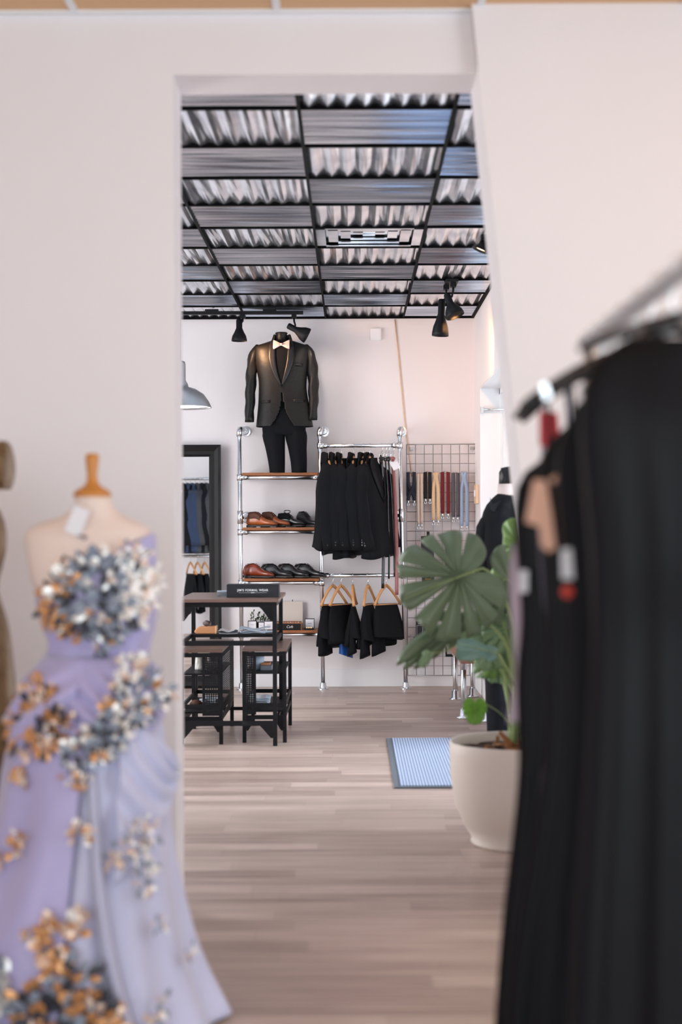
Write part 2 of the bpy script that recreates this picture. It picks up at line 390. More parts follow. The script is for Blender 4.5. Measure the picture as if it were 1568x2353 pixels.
# ---- wall fittings
bm = B(); box(bm, P(848, 0, YB).x, P(873, 0, YB).x, YB-0.03, YB-0.0005, P(860, 783, YB).z, P(860, 755, YB).z)
tag(obj('alarm_box', bm, WFR, bev=0.006), 'small square white box high on the back wall right of the suit', 'alarm box')
STRIPE = mat('tan_stripe', srgb(222, 188, 156), 0.7)  # plain tan tube laid slantwise on the back wall
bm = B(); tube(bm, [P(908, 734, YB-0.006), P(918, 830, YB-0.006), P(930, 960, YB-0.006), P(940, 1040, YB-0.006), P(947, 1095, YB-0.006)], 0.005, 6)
tag(obj('tan_stripe', bm, STRIPE, smooth=True), 'thin tan stripe running slantwise down the back wall from the ceiling', 'rope')
bm = B(); p = P(1099, 1135, 11.5); box(bm, XR-0.025, XR-0.0005, 11.44, 11.62, p.z-0.075, p.z+0.07)
sw = obj('wall_switch', bm, mat('beige_plastic', srgb(226, 196, 168), 0.5), bev=0.006); tag(sw, 'narrow beige switch plate on the right wall beside the wire grid', 'switch')
bm = B(); box(bm, XR-0.032, XR-0.025, 11.50, 11.56, p.z-0.02, p.z+0.03); obj('switch_button', bm, WFR, sw)
bm = B(); p = P(1108, 941, 11.3); tube(bm, [(XR+0.002, 11.3, p.z), (XR+0.2, 11.3, p.z)], 0.008)
rr = thing('window_rod', 'thin metal rod across the white window recess', 'rod', (XR, 11.3, p.z)); obj('rod', bm, CHROME, rr, True)
bm = B(); box(bm, XR+0.002, XR+0.02, 11.28, 11.341, p.z-0.025, p.z+0.02); obj('rod_bracket', bm, CHROME, rr)
# entrance mat
def mat_mat():
    m = bpy.data.materials.new('ribbed_carpet'); m.use_nodes = True; nt = m.node_tree; b = nt.nodes['Principled BSDF']; N = nt.nodes.new; L = nt.links.new
    tc = N('ShaderNodeTexCoord'); wv = N('ShaderNodeTexWave'); wv.bands_direction = 'X'; wv.inputs['Scale'].default_value = 21; wv.inputs['Distortion'].default_value = 0.8; wv.inputs['Detail Scale'].default_value = 3
    L(tc.outputs['Object'], wv.inputs[0]); cr = N('ShaderNodeValToRGB')
    cr.color_ramp.elements[0].color = srgb(104, 118, 144); cr.color_ramp.elements[0].position = 0.2; cr.color_ramp.elements[1].color = srgb(168, 180, 204); cr.color_ramp.elements[1].position = 0.6
    L(wv.outputs['Fac'], cr.inputs[0]); L(cr.outputs[0], b.inputs['Base Color']); b.inputs['Roughness'].default_value = 0.95
    n = N('ShaderNodeTexNoise'); n.inputs['Scale'].default_value = 300; L(tc.outputs['Object'], n.inputs[0])
    bp = N('ShaderNodeBump'); bp.inputs['Strength'].default_value = 0.5; L(n.outputs['Fac'], bp.inputs['Height']); L(bp.outputs[0], b.inputs['Normal'])
    return m
mx0 = P(889, 1700, 8.9).x; my0, my1 = F*H/(1813-VY), F*H/(1699.5-VY)
em = thing('entrance_mat', 'grey-blue ribbed entrance mat on the wood floor beside the plant pot', 'mat', (mx0, my0, 0))
bm = B(); box(bm, mx0+0.03, 0.93, my0+0.025, my1-0.02, 0.001, 0.012); obj('ribbed_pile', bm, mat_mat(), em)
bm = B(); box(bm, mx0, mx0+0.03, my0, my1, 0, 0.008); box(bm, mx0+0.03, 0.93, my0, my0+0.025, 0, 0.008); box(bm, mx0+0.03, 0.93, my1-0.02, my1, 0, 0.008); obj('rubber_edge', bm, mat('grey_rubber', srgb(92, 98, 108), 0.7), em)

# ================================================================ PIPE RACK
rack = thing('pipe_rack', 'galvanised pipe display rack fixed to the back wall with shelves and two rails', 'rack', (P(743, 1583, 11.68).x, 11.68, 0))
YT = 11.56
ups = []
for (xt_, xb_) in ((550, 557), (735, 743), (918.5, 933)):
    top = P(xt_, 986, YT); bot = P(xb_, 1583, 11.67); bot.z = 0.0
    ups.append((top, bot))
def on_up(i, py):
    t, b = ups[i]; f = (py-986)/(1583-986); return t+(b-t)*f
for i, (t, b) in enumerate(ups):
    bm = B(); tube(bm, [b+Vector((0, 0, 0.002)), t], 0.0155, 14); obj('upright', bm, CHROME, rack, True)
    bm = B(); lathe(bm, [(0.001, 0.0), (0.045, 0.0), (0.045, 0.008), (0.026, 0.014), (0.023, 0.05), (0.016, 0.05)], (b.x, b.y, 0)); obj('floor_flange', bm, CHROME, rack)
    bm = B(); tube(bm, [t-Vector((0, 0, 0.055)), t-Vector((0, 0, 0.02)), t+Vector((0.006, 0.012, 0.0)), t+Vector((0.015, 0.05, 0.004))], 0.0215, 14); obj('elbow', bm, CHROME, rack, True)
    bm = B(); tube(bm, [t+Vector((0.012, 0.04, 0)), Vector((t.x+0.025, YB-0.01, t.z))], 0.015, 12); obj('wall_stub', bm, CHROME, rack, True)
    bm = B(); lathe(bm, [(0.001, -0.045), (0.022, -0.045), (0.024, -0.014), (0.027, -0.011), (0.040, -0.010), (0.040, -0.0005)], (t.x+0.026, YB, t.z), axis='Y'); obj('wall_flange', bm, CHROME, rack)
for i, py in ((0, 1187), (2, 1183), (1, 1180)):
    c = on_up(i, py)
    bm = B(); tube(bm, [c-Vector((0, 0, 0.05)), c+Vector((0, 0, 0.05))], 0.0215, 14); tube(bm, [c, Vector((c.x+0.03*(1 if i != 2 else -1), YB-0.01, c.z))], 0.014, 10)
    lathe(bm, [(0.001, -0.012), (0.03, -0.02), (0.046, -0.010), (0.046, -0.0005)], (c.x+0.03*(1 if i != 2 else -1), YB, c.z), axis='Y'); obj('wall_flange', bm, CHROME, rack, True)
SH = (1096, 1221, 1337.5, 1457)
def clamp(c, dx):
    bm = B(); tube(bm, [c-Vector((0, 0, 0.024)), c+Vector((0, 0, 0.024))], 0.0225, 14)
    tube(bm, [c, c+Vector((dx*0.055, 0, 0))], 0.021, 14)
    for z in (-0.012, 0.012): tube(bm, [c+Vector((dx*0.008, -0.02, z)), c+Vector((dx*0.008, -0.03, z))], 0.006, 8)
    tube(bm, [c+Vector((dx*0.04, -0.018, 0)), c+Vector((dx*0.04, -0.028, 0))], 0.006, 8)
    obj('clamp', bm, CHROME, rack, True)
shelf_z = []
for py in SH:
    a, b = on_up(0, py), on_up(1, py)
    bm = B(); tube(bm, [a, b], 0.0145, 12); obj('shelf_rail', bm, CHROME, rack, True)
    bm = B(); tube(bm, [a+Vector((0, 0.22, 0)), b+Vector((0, 0.22, 0))], 0.0145, 12); obj('shelf_rail', bm, CHROME, rack, True)
    clamp(a, 1); clamp(b, -1)
    zt = a.z+0.015
    bm = B(); box(bm, a.x+0.018, b.x-0.018, a.y-0.018, a.y+0.245, zt, zt+0.02); obj('shelf_board', bm, SHELFW, rack, bev=0.002)
    shelf_z.append((zt+0.02, a.y))
for py in (1024, 1321):
    a, b = on_up(1, py), on_up(2, py); b.z = a.z
    bm = B(); tube(bm, [a, b], 0.0145, 12); obj('hanging_rail', bm, CHROME, rack, True)
    clamp(a, 1); clamp(b, -1)
# ================================================================ GARMENT BUILDERS
def hanger(label, loc, rz, group, drop=0.07, half=0.19, bar=True, name='wooden_hanger', wood=None, shank=0.06):
    t = thing(name, label, 'hanger', (0, 0, 0), 0, group)
    bm = B(); pts = [(0.0, 0.0, -0.022)]
    pts = [(0.020*math.cos(a), 0, 0.0+0.020*math.sin(a)) for a in [R(200-25*k) for k in range(0, 9)]]
    pts += [(0.012, 0, -0.022), (0, 0, -0.034), (0, 0, -0.022-shank)]
    tube(bm, pts, 0.0018, 6); obj('hook', bm, CHROME2, t, True)
    bm = B(); z0 = -0.022-shank
    for s in (-1, 1):
        pp = [Vector((s*half*u, -0.018*u*u, z0-0.008-drop*(u**1.35))) for u in (0, 0.15, 0.4, 0.7, 1.0)]
        tube(bm, pp, [0.011, 0.012, 0.011, 0.010, 0.012], 8)
    if bar: tube(bm, [(-half*0.93, -0.012, z0-drop-0.004), (half*0.93, -0.012, z0-drop-0.004)], 0.005, 6)
    obj('shoulder_bar', bm, wood or HANGW, t, True)
    t.location = loc; t.rotation_euler = (0, 0, rz)
    return t
def jacket(label, loc, rz, m, group, L=0.74, name='suit_jacket', seed=0, w=1.0, cat='jacket'):
    rd = random.Random(seed)
    t = thing(name, label, cat, (0, 0, 0), 0, group)
    ph = rd.uniform(0, 6)
    z0 = -0.075
    ks = [(0, 0.055, 0.055), (0.03, 0.075, 0.045), (0.06, 0.13, 0.05), (0.09, 0.185, 0.06), (0.12, 0.20, 0.07), (0.2, 0.20, 0.088), (0.42, 0.185, 0.085), (0.6, 0.195, 0.09), (L, 0.225, 0.10)]
    rings = []
    for i in range(30):
        s = L*(i/29)**1.3; hw, hd = K(ks, s)
        rg = sring(0, 0, z0-s, hw*w, hd, 40, 2.5)
        for k, v in enumerate(rg):
            a = 2*PI*k/40; f = 1+0.05*(s/L)*math.sin(5*a+ph+s*3)+0.03*(s/L)*math.sin(9*a-ph)
            v.x *= f; v.y *= f
            if i == 29: v.z += 0.015*math.sin(2*a+ph)
        rings.append(rg)
    bm = B(); loft(bm, rings); obj('body', bm, m, t, True)
    for s in (-1, 1):
        ks2 = [(0, 0.135, 0, 0.008), (0.018, 0.158, 0, 0.028), (0.05, 0.185, 0, 0.048), (0.10, 0.208, 0, 0.060), (0.25, 0.228, 0.005, 0.058), (0.45, 0.232, -0.01, 0.05), (0.64, 0.222, -0.035, 0.044)]
        bm = B(); rg = []
        for i in range(16):
            u = 0.64*(i/15)**1.3; x, y, r = K(ks2, u)
            ring_ = sring(s*x*w, y, z0-0.055-u, r*0.72, r*1.25, 16, 2.2)
            for k, v in enumerate(ring_):
                a = 2*PI*k/16; f = 1+0.07*math.sin(3*a+u*22+ph); v.x += (v.x-s*x*w)*(f-1); v.y += (v.y-y)*(f-1)
            rg.append(ring_)
        loft(bm, rg); obj('sleeve', bm, m, t, True)
        for q in range(3):
            bm = B(); lathe(bm, [(0.001, -0.004), (0.007, -0.003), (0.007, 0.0)], (s*(0.222*w+0.033), -0.035+0.02, z0-0.055-0.56-0.02*q), 8, axis='X'); obj('cuff_button', bm, SHOEBK, t)
    bm = B(); cr = []
    for i in range(13):
        a = PI*(i/12); x = 0.052*math.cos(a); y = 0.04*math.sin(a)*1.0-0.0
        zt = z0+0.035+0.015*math.sin(a)
        cr.append([Vector((x*1.25, y+0.0, z0-0.02)), Vector((x, y*0.9, zt)), Vector((x*1.15, y*1.15+0.004, zt-0.004)), Vector((x*1.5, y*1.3+0.01, z0-0.035))])
    loft(bm, cr, closed=False); obj('collar', bm, m, t, True, solid=0.004)
    for s in (-1, 1):
        bm = B(); a_ = []; 
        for i in range(9):
            u = i/8; z = z0+0.02-0.36*u
            hw = K(ks, max(0, z0-z))[1]
            xin = s*(0.06*(1-u)); xout = s*(0.09+0.05*math.sin(PI*min(1, u*1.3)*0.7))*(1-u**3)
            yf = -hw*1.0-0.006
            a_.append([Vector((xin, yf-0.004, z)), Vector(((xin+xout)/2, yf-0.006, z)), Vector((xout, yf*0.96, z-0.01))])
        loft(bm, a_, closed=False); obj('lapel', bm, BLKSAT if m is BLKFAB else m, t, True, solid=0.004)
    t.location = loc; t.rotation_euler = (0, 0, rz)
    return t
def trousers_folded(label, loc, rz, m, group, drop=0.34, seed=0, hw=0.15, tail=0.06, z0=-0.15, extra=None, tail_side=-1):
    rd = random.Random(seed); ph = rd.uniform(0, 6)
    t = thing('folded_trousers', label, 'trousers', (0, 0, 0), 0, group)
    def sheet(hwf, dz0, dz1, yc, hd, phx, n=18):
        rings = []
        for i in range(n):
            u = i/(n-1); z = dz0-(dz0-dz1)*u
            rg = sring(0, yc*u, z, hwf*(0.72+0.3*u**0.7+0.06*math.sin(PI*u)), max(0.008, hd*(0.25+0.9*u)), 28, 2.6)
            for k, v in enumerate(rg):
                a = 2*PI*k/28; f = 1+0.12*u*math.sin(3*a+phx)+0.05*u*math.sin(7*a+phx)
                v.y = yc*u+(v.y-yc*u)*f; v.x *= 1+0.04*math.sin(a*4+phx)*u
                if i == n-1: v.z += 0.02*math.sin(a+phx)
            rings.append(rg)
        return rings
    bm = B(); loft(bm, sheet(hw, z0, z0-drop*0.8, -0.03, 0.05, ph)); obj('seat_panel', bm, m, t, True)
    bm = B(); loft(bm, sheet(hw*0.9, z0-0.01, z0-drop*0.92, 0.035, 0.035, ph+2)); obj('trouser_leg', bm, m, t, True)
    bm = B(); rg = sheet(hw*0.42, z0-0.05, z0-drop-tail, 0.0, 0.03, ph+4)
    for r_ in rg:
        for v in r_: v.x += tail_side*hw*0.55
    loft(bm, rg); obj('trouser_leg', bm, extra or m, t, True)
    t.location = loc; t.rotation_euler = (0, 0, rz)
    return t
railT = on_up(1, 1024); railM = on_up(1, 1321); RY = railT.y; RYM = railM.y
LAB = ['black suit jacket hanging first from the left on the upper pipe rail', 'black suit jacket hanging second from the left on the upper pipe rail',
       'black suit jacket third from the left on the upper rail, its collar tipped right', 'black suit jacket fourth from the left, after a gap on the upper rail',
       'black suit jacket fifth from the left, pressed against the rightmost jackets', 'black suit jacket with wide rolled shoulder, rightmost on the upper rail beside the belts']
xs = (754, 770, 785.5, 813, 835.5, 850); rots = (94, 89, 85, 81, 74, 63); leans = (2.5, 0.5, -1, -1.5, -3, -5)
for i, (px, ro) in enumerate(zip(xs, rots)):
    p = P(px, 1020, RY-0.0); p.z = railT.z
    lz = Vector((p.x, RY, railT.z+0.0))
    hanger('light wooden hanger holding the '+['first', 'second', 'third', 'fourth', 'fifth', 'sixth'][i]+' black jacket from the left on the upper rail', lz, R(ro), 'wooden hangers on the upper rail', 0.11, 0.13, False)
    j = jacket(LAB[i], lz+Vector((0, 0, -0.022)), R(ro), BLKFAB, 'black jackets on the pipe rail', L=0.69+0.03*(i % 3), seed=i, w=0.95 if i < 5 else 1.08)
    j.scale = (0.94, 0.86, 1.0); j.rotation_euler = (Matrix.Rotation(R(leans[i]), 4, 'Y') @ Matrix.Rotation(R(ro), 4, 'Z')).to_euler()
xs = (765, 784, 811, 846, 888); rots = (40, 42, 86, 70, 38)
TL = ['black trousers folded over the leftmost hanger of the lower rail', 'black trousers with bright blue lining showing, second on the lower rail', 'black pleated trousers on the third hanger of the lower rail',
      'black trousers folded on the fourth hanger of the lower rail', 'black trousers on the rightmost hanger of the lower rail, hanging apart']
for i, (px, ro) in enumerate(zip(xs, rots)):
    p = P(px, 1321, RYM); lz = Vector((p.x, RYM, railM.z))
    hanger('light wooden hanger, '+['first', 'second', 'third', 'fourth', 'fifth'][i]+' from the left on the lower pipe rail', lz, R(ro), 'wooden hangers on the lower rail', 0.15, 0.13 if i in (0, 1, 4) else 0.15, True, shank=0.045)
    trousers_folded(TL[i], lz+Vector((0, 0, -0.065)), R(ro), BLKFAB, 'trousers on the lower rail', drop=0.33+0.02*(i % 2), seed=i+20, hw=0.14, extra=BLUELIN if i == 1 else None, tail_side=-1 if i != 1 else 0.6, tail=0.05)
# belts on rings
def belt(label, px, pyb, m, wdt, Yb, dx=0, tagc=False, pyt=1045):
    top = P(px, 1022, RY); top.y = RY; top.z = railT.z
    t = thing('belt', label, 'belt', top, 0, 'belts on the pipe rail')
    bm = B(); tube(bm, [top+Vector((0.018*math.cos(R(a)), 0, 0.018*math.sin(R(a)))) for a in range(200, -60, -30)]+[top+Vector((0, 0, -0.06))], 0.0018, 6)
    c = top+Vector((0, 0, -0.075)); tube(bm, [c+Vector((0.016*math.cos(R(a)), 0, 0.016*math.sin(R(a)))) for a in range(0, 361, 30)], 0.0022, 6)
    obj('ring_hook', bm, CHROME2, t, True)
    a = P(px, pyt+12, Yb); b = P(px+dx, pyb, Yb)
    bm = B(); rows = []
    for i in range(24):
        u = i/23; c = a+(b-a)*u; c.x += 0.012*math.sin(u*PI)*(1 if dx >= 0 else -1); c.y = RY+(Yb-RY)*u
        rows.append([c+Vector((-wdt/2, 0.004*math.sin(u*9), 0)), c+Vector((wdt/2, -0.004*math.sin(u*9), 0))])
    loft(bm, rows, closed=False); obj('strap', bm, m, t, True, solid=0.004)
    bm = B(); cc = a+Vector((0, -0.004, 0.012))
    for q in range(3): tube(bm, [cc+Vector((0.017*math.cos(R(z))*(1-0.2*q), -0.006*q, 0.012*math.sin(R(z))-0.006*q)) for z in range(0, 361, 45)], 0.004, 6)
    obj('strap_loop', bm, m, t, True)
    if tagc:
        q = P(908, 1068, RY-0.03); M = Matrix.Rotation(R(-28), 3, 'Y')
        bm = B(); obox(bm, q, (0.058, 0.0015, 0.072), M); obj('price_tag', bm, CARD, t)
    return t
BELTR = mat('oxblood_belt_leather', srgb(150, 92, 92), 0.45)
belt('bundle of narrow black belts hanging on a ring, lowest hanging of the black belts', 877, 1352, SHOEBK, 0.022, RY-0.02, 3)
belt('black belt hanging beside the oxblood belt, its tip curling right', 893, 1325, SHOEBK, 0.012, RY-0.0, 14)
belt('long thin black belt between the last jacket and the oxblood belt', 886, 1330, SHOEBK, 0.012, RY+0.02, 8)
belt('long oxblood leather belt hanging with a white price tag', 903, 1367, BELTR, 0.026, RY-0.03, 9, True)

# ================================================================ SUIT ON A BUST ABOVE THE TOP SHELF
YS = 11.60
PXM = F/YS
sx = lambda px: P(px, 900, YS).x
sz = lambda py: P(650, py, YS).z
suit = thing('tuxedo_display', 'dark bronze-black dinner suit on a headless form standing on the top shelf', 'suit display', (sx(650), YS, shelf_z[0][0]))
def front(x, z, keys):
    cx, hw, hd = K(keys, -z)
    d = min(1, abs((x-cx)/hw)); return YS-hd*(1-d**2.4)**(1/2.4)
# torso keys by -z : cx, half width, half depth
tk = [(-sz(p), sx(c), w_/PXM, d_) for p, c, w_, d_ in ((783, 649, 22, 0.05), (789, 649, 40, 0.065), (796, 648.5, 60, 0.075), (806, 648.5, 64, 0.085), (840, 648.5, 60, 0.10), (872, 650, 55, 0.098), (895, 650, 54.5, 0.095), (930, 652, 58, 0.10), (980, 654, 65, 0.11))]
bm = B(); rings = []
n = 120
for i in range(n):
    z = sz(783)+(sz(981)-sz(783))*i/(n-1); cx, hw, hd = K(tk, -z)
    rg = sring(cx, YS, z, hw, hd, 200, 2.4)
    for v in rg:
        # cutaway front hem
        if v.y < YS and z < sz(900):
            pass
    rings.append(rg)
rows = loft(bm, rings, True, False)
# open the cutaway below the button
kill = []
for f in bm.faces:
    c = f.calc_center_median()
    if c.y < YS-0.03 and c.z < sz(905):
        u = (sz(905)-c.z)/(sz(981)-sz(905))*-1
        u = abs((c.z-sz(905))/(sz(981)-sz(905)))
        wd = (2+26*u**2.4)/PXM
        if abs(c.x-sx(650+1*u)) < wd: kill.append(f)
bmesh.ops.delete(bm, geom=kill, context='FACES')
obj('jacket_body', bm, SUITFAB, suit, True, solid=0.004)
for s in (-1, 1):
    key = ((792, 592 if s < 0 else 705, 4, 0.03), (800, 588 if s < 0 else 709, 8, 0.045), (814, 583 if s < 0 else 714, 11, 0.056), (850, 579 if s < 0 else 719, 12.5, 0.058), (900, 576 if s < 0 else 721, 12, 0.052), (935, 574.5 if s < 0 else 720, 11, 0.047), (970 if s < 0 else 966, 573 if s < 0 else 718, 10.5, 0.043))
    kk = [(-sz(p), sx(c), w_/PXM, d_) for p, c, w_, d_ in key]
    bm = B(); rg = []
    for i in range(22):
        z = -(kk[0][0]+(kk[-1][0]-kk[0][0])*i/21); cx, hw, hd = K(kk, -z)
        r_ = sring(cx, YS+0.005-0.03*(i/21)**2, z, hw, hd, 20, 2.1)
        for k, v in enumerate(r_):
            a = 2*PI*k/20; v.x += 0.0035*math.sin(i*1.3+a*2); v.y += 0.004*math.sin(i*0.9+a*3)
        rg.append(r_)
    loft(bm, rg); sl_ = obj('sleeve', bm, SUITFAB, suit, True)
    bm = B()
    for q in range(3): lathe(bm, [(0.001, -0.005), (0.006, -0.004), (0.006, 0)], (sx(573+5 if s < 0 else 718+3), YS-0.085, sz(948+5*q)), 8, axis='Y')
    obj_split('cuff_button', bm, BLKSAT, sl_)
def strip(zs, xl, xr, off, nseg=6, keys=tk):
    rows_ = []
    for z, a, b in zip(zs, xl, xr):
        rows_.append([Vector((a+(b-a)*k/nseg, front(a+(b-a)*k/nseg, z, keys)-off, z)) for k in range(nseg+1)])
    return rows_
def pl(pts, y):  # piecewise interpolation of pixel polyline x(y)
    return K([(b, a) for a, b in pts], y)[0]
ys = [786+(887-786)*i/20 for i in range(21)]
bm = B(); loft(bm, strip([sz(y) for y in ys], [sx(pl([(632, 786), (633, 800), (634, 830), (640, 862), (648, 887)], y)) for y in ys], [sx(pl([(666, 786), (665, 800), (661, 835), (655, 862), (648.5, 887)], y)) for y in ys], 0.004), closed=False)
obj('shirt_front', bm, BLKFAB, suit, True)
SATL = mat('black_satin_lapel', (0.012, 0.011, 0.013, 1), 0.4)
for s in (-1, 1):
    if s < 0:
        inn = [(633, 780), (634, 800), (635, 830), (640, 862), (648, 888)]; out = [(626, 780), (621, 800), (620, 830), (631, 862), (647, 889)]
    else:
        inn = [(666, 780), (664, 800), (661, 835), (655, 862), (648.5, 888)]; out = [(672, 780), (677, 800), (676, 830), (665, 862), (650, 889)]
    bm = B(); ys = [781+(888-781)*i/20 for i in range(21)]
    loft(bm, strip([sz(y) for y in ys], [sx(pl(inn, y)) for y in ys], [sx(pl(out, y)) for y in ys], 0.010, 4), closed=False); obj('lapel', bm, SATL, suit, True, solid=0.005)
bm = B(); rows_ = []
for i in range(17):
    a = R(-20)+R(220)*i/16; c = Vector((sx(649)+0.062*math.cos(a), YS+0.055*math.sin(a), 0))
    zt = sz(770)+0.004; rows_.append([Vector((c.x+0.012*math.cos(a), c.y, sz(790))), Vector((c.x-0.006*math.cos(a), c.y, zt)), Vector((c.x+0.002*math.cos(a), c.y+0.004, zt-0.002)), Vector((c.x+0.03*math.cos(a), c.y+0.012*math.sin(a), sz(794)))])
loft(bm, rows_, closed=False); obj('jacket_collar', bm, SATL, suit, True, solid=0.004)
bm = B(); lathe(bm, [(0.001, 0.0), (0.042, 0.0), (0.048, -0.006), (0.046, -0.012), (0.040, -0.02), (0.042, -0.07), (0.06, -0.11)], (sx(647.5), YS, sz(764)), 28); obj('form_neck', bm, BLACKP, suit, True)
BOW = mat('pink_satin_bow', srgb(228, 196, 192), 0.4, noise=0.15, nscale=60)
bm = B(); c = Vector((sx(648.5), YS-0.09, sz(795)))
for s in (-1, 1):
    prof = [(0.004, 0.008), (0.02, 0.016), (0.04, 0.026), (0.058, 0.034), (0.062, 0.030)]
    rg = []
    for d, h in prof:
        rg.append([c+Vector((s*d, 0.010*math.cos(a)-0.006*math.sin(a*2), h*math.sin(a)*(1-0.1*math.cos(2*a)))) for a in [2*PI*k/14 for k in range(14)]])
    loft(bm, rg)
bow = obj('bow_tie', bm, BOW, suit, True)
bm = B(); obox(bm, c+Vector((0, -0.008, 0)), (0.016, 0.016, 0.02), Matrix.Identity(3)); obj('bow_knot', bm, BOW, bow, bev=0.004)
bm = B(); lathe(bm, [(0.001, -0.006), (0.007, -0.005), (0.007, 0)], (sx(648.5), front(sx(648.5), sz(890), tk)-0.004, sz(890)), 10, axis='Y'); obj('jacket_button', bm, BLKSAT, suit)
# pocket flaps and breast welt
bm = B()
for (x0, x1, y0) in ((597, 622, 922), (676, 702, 920)):
    ys = [y0+6*i/3 for i in range(4)]
    loft(bm, strip([sz(y) for y in ys], [sx(x0)]*4, [sx(x1)]*4, 0.006, 4), closed=False)
ys = [838, 841, 844]; loft(bm, strip([sz(y) for y in ys], [sx(678)]*3, [sx(697)]*3, 0.006, 4), closed=False)
obj_split('pocket_flap', bm, SUITFAB, suit, smooth=True, solid=0.003)
ztop = shelf_z[0][0]
hk = [(-sz(p), sx(c), w_/PXM, d_) for p, c, w_, d_ in ((940, 652, 45, 0.085), (985, 652.5, 50, 0.082), (1000, 653.5, 49, 0.078))]
bm = B(); loft(bm, [sring(K(hk, hk[0][0]+(hk[-1][0]-hk[0][0])*i/8)[0], YS, -(hk[0][0]+(hk[-1][0]-hk[0][0])*i/8), *K(hk, hk[0][0]+(hk[-1][0]-hk[0][0])*i/8)[1:], 32, 2.4) for i in range(9)]); obj('trouser_top', bm, BLKFAB, suit, True)
for kk in (((986, 629, 23, 0.066), (1000, 628.5, 26, 0.084), (1030, 632, 22.5, 0.078), (1060, 635, 19.5, 0.068), (1084, 636.5, 17.5, 0.06)), ((986, 679, 22.5, 0.066), (1000, 680, 25.5, 0.084), (1030, 683, 21.5, 0.078), (1060, 686, 19, 0.068), (1084, 687, 17.5, 0.06))):
    z1 = ztop
    kz = [(-sz(p), sx(c), w_/PXM, d_) for p, c, w_, d_ in kk]; bm = B(); rg = []
    for i in range(14):
        z = -kz[0][0]+(z1+kz[0][0])*i/13; cx, hw, hd = K(kz, -z)
        r_ = sring(cx, YS+0.01, z, hw, hd, 28, 2.2)
        for v in r_:
            if v.y < YS: v.y -= 0.012*max(0, 1-abs(v.x-cx)/(hw*0.5))
        rg.append(r_)
    loft(bm, rg); obj('trouser_leg', bm, BLKFAB, suit, True)

# ================================================================ SHOES
def shoe(label, loc, rz, m, m2=None, high=0, group='shoes on the pipe shelves', lace=True, sc_=0.84, laceloop=False):
    t = thing('shoe', label, 'shoe', (0, 0, 0), 0, group)
    ks = [(0, 0.018, 0.05+high*.3, 0.026), (0.012, 0.014, 0.078+high, 0.033), (0.04, 0.014, 0.084+high, 0.036), (0.085, 0.014, 0.088+high, 0.034), (0.115, 0.014, 0.083+high*.6, 0.036), (0.15, 0.014, 0.066+high*.2, 0.043), (0.19, 0.014, 0.052, 0.048), (0.235, 0.014, 0.044, 0.046), (0.27, 0.014, 0.036, 0.036), (0.292, 0.016, 0.024, 0.014)]
    rg = []
    for i in range(30):
        x = 0.292*i/29; zb, zt_, hw = K(ks, x); cz = (zb+zt_)/2; hh = (zt_-zb)/2; rr_ = []
        for k in range(20):
            a = 2*PI*k/20; ca, sa = math.cos(a), math.sin(a)
            wf = 1 if sa < 0 else 1-0.45*(sa**1.5)*(hh/0.045)
            rr_.append(Vector((x, hw*math.copysign(abs(ca)**0.8, ca)*max(0.3, wf), cz+hh*math.copysign(abs(sa)**0.75, sa))))
        rg.append(rr_)
    bm = B(); loft(bm, rg); obj('upper', bm, m, t, True)
    ol = []
    for i in range(17): x = -0.006+0.306*i/16; zb, zt_, hw = K(ks, max(0, min(0.29, x))); ol.append((x, (hw+0.005)*(1 if 0 < i < 16 else 0.4)))
    poly = [(x, y) for x, y in ol]+[(x, -y) for x, y in reversed(ol)]
    bm = B(); prism(bm, poly, 0.006, 0.016, 'XY'); obj('sole', bm, SOLE, t)
    hp = [p for p in poly if p[0] < 0.075]
    bm = B(); prism(bm, hp, 0, 0.0065, 'XY'); obj('heel', bm, SOLE, t)
    bm = B(); lathe(bm, [(0.001, 0.002), (0.8, 0.002), (1, 0.0)], (0, 0, 0), 20)
    for v in bm.verts: v.co = Vector((0.052+v.co.x*0.040, v.co.y*0.021, 0.0865+high+v.co.z+(v.co.x)*0.002))
    obj('opening', bm, SOLE, t)
    if m2:
        rr2 = []
        for i in range(12):
            x = 0.02+0.12*i/11; zb, zt_, hw = K(ks, x); rr2.append([Vector((x, (hw+0.001)*c1, zb+(zt_-zb)*c2)) for c1, c2 in ((1.0, 0.5), (0.86, 0.85), (0.62, 1.0))])
        for s in (1, -1):
            bm = B(); loft(bm, [[Vector((v.x, v.y*s, v.z)) for v in r_] for r_ in rr2], closed=False)
            obj('quarter', bm, m2, t, True, solid=0.003)
    if lace:
        bm = B()
        for q in range(4):
            x = 0.105+0.016*q; zb, zt_, hw = K(ks, x); tube(bm, [(x, -0.018, zt_-0.003), (x+0.004, 0, zt_+0.004), (x, 0.018, zt_-0.003)], 0.0022, 5)
        if laceloop:
            for s in (-1, 1): tube(bm, [(0.1+0.03*s*math.sin(R(a))*(1 if a < 180 else 1), s*0.012, 0.080+high+0.026*math.sin(R(a/2))) for a in range(0, 361, 40)], 0.002, 5)
        obj('laces', bm, m2 or m, t, True)
    t.location = loc; t.rotation_euler = (0, 0, rz); t.scale = (sc_, sc_, sc_*1.42)
    return t
z1, y1_ = shelf_z[1]; z2, y2_ = shelf_z[2]
sp = lambda px, z, y: Vector((P(px, 1200, y).x, y, z+0.0005))
shoe('tan leather lace-up boot nearest the left post on the upper shoe shelf', sp(569, z1, y1_+0.07), R(-20), SHOEBR, SHOEDK, 0.012)
shoe('tan leather boot behind and right of its mate on the upper shoe shelf', sp(601, z1, y1_+0.15), R(-24), SHOEBR, SHOEDK, 0.012)
shoe('black derby shoe with looped laces in the middle of the upper shoe shelf', sp(637, z1, y1_+0.15), R(-18), SHOEBK, BLKFAB, 0.004, laceloop=True)
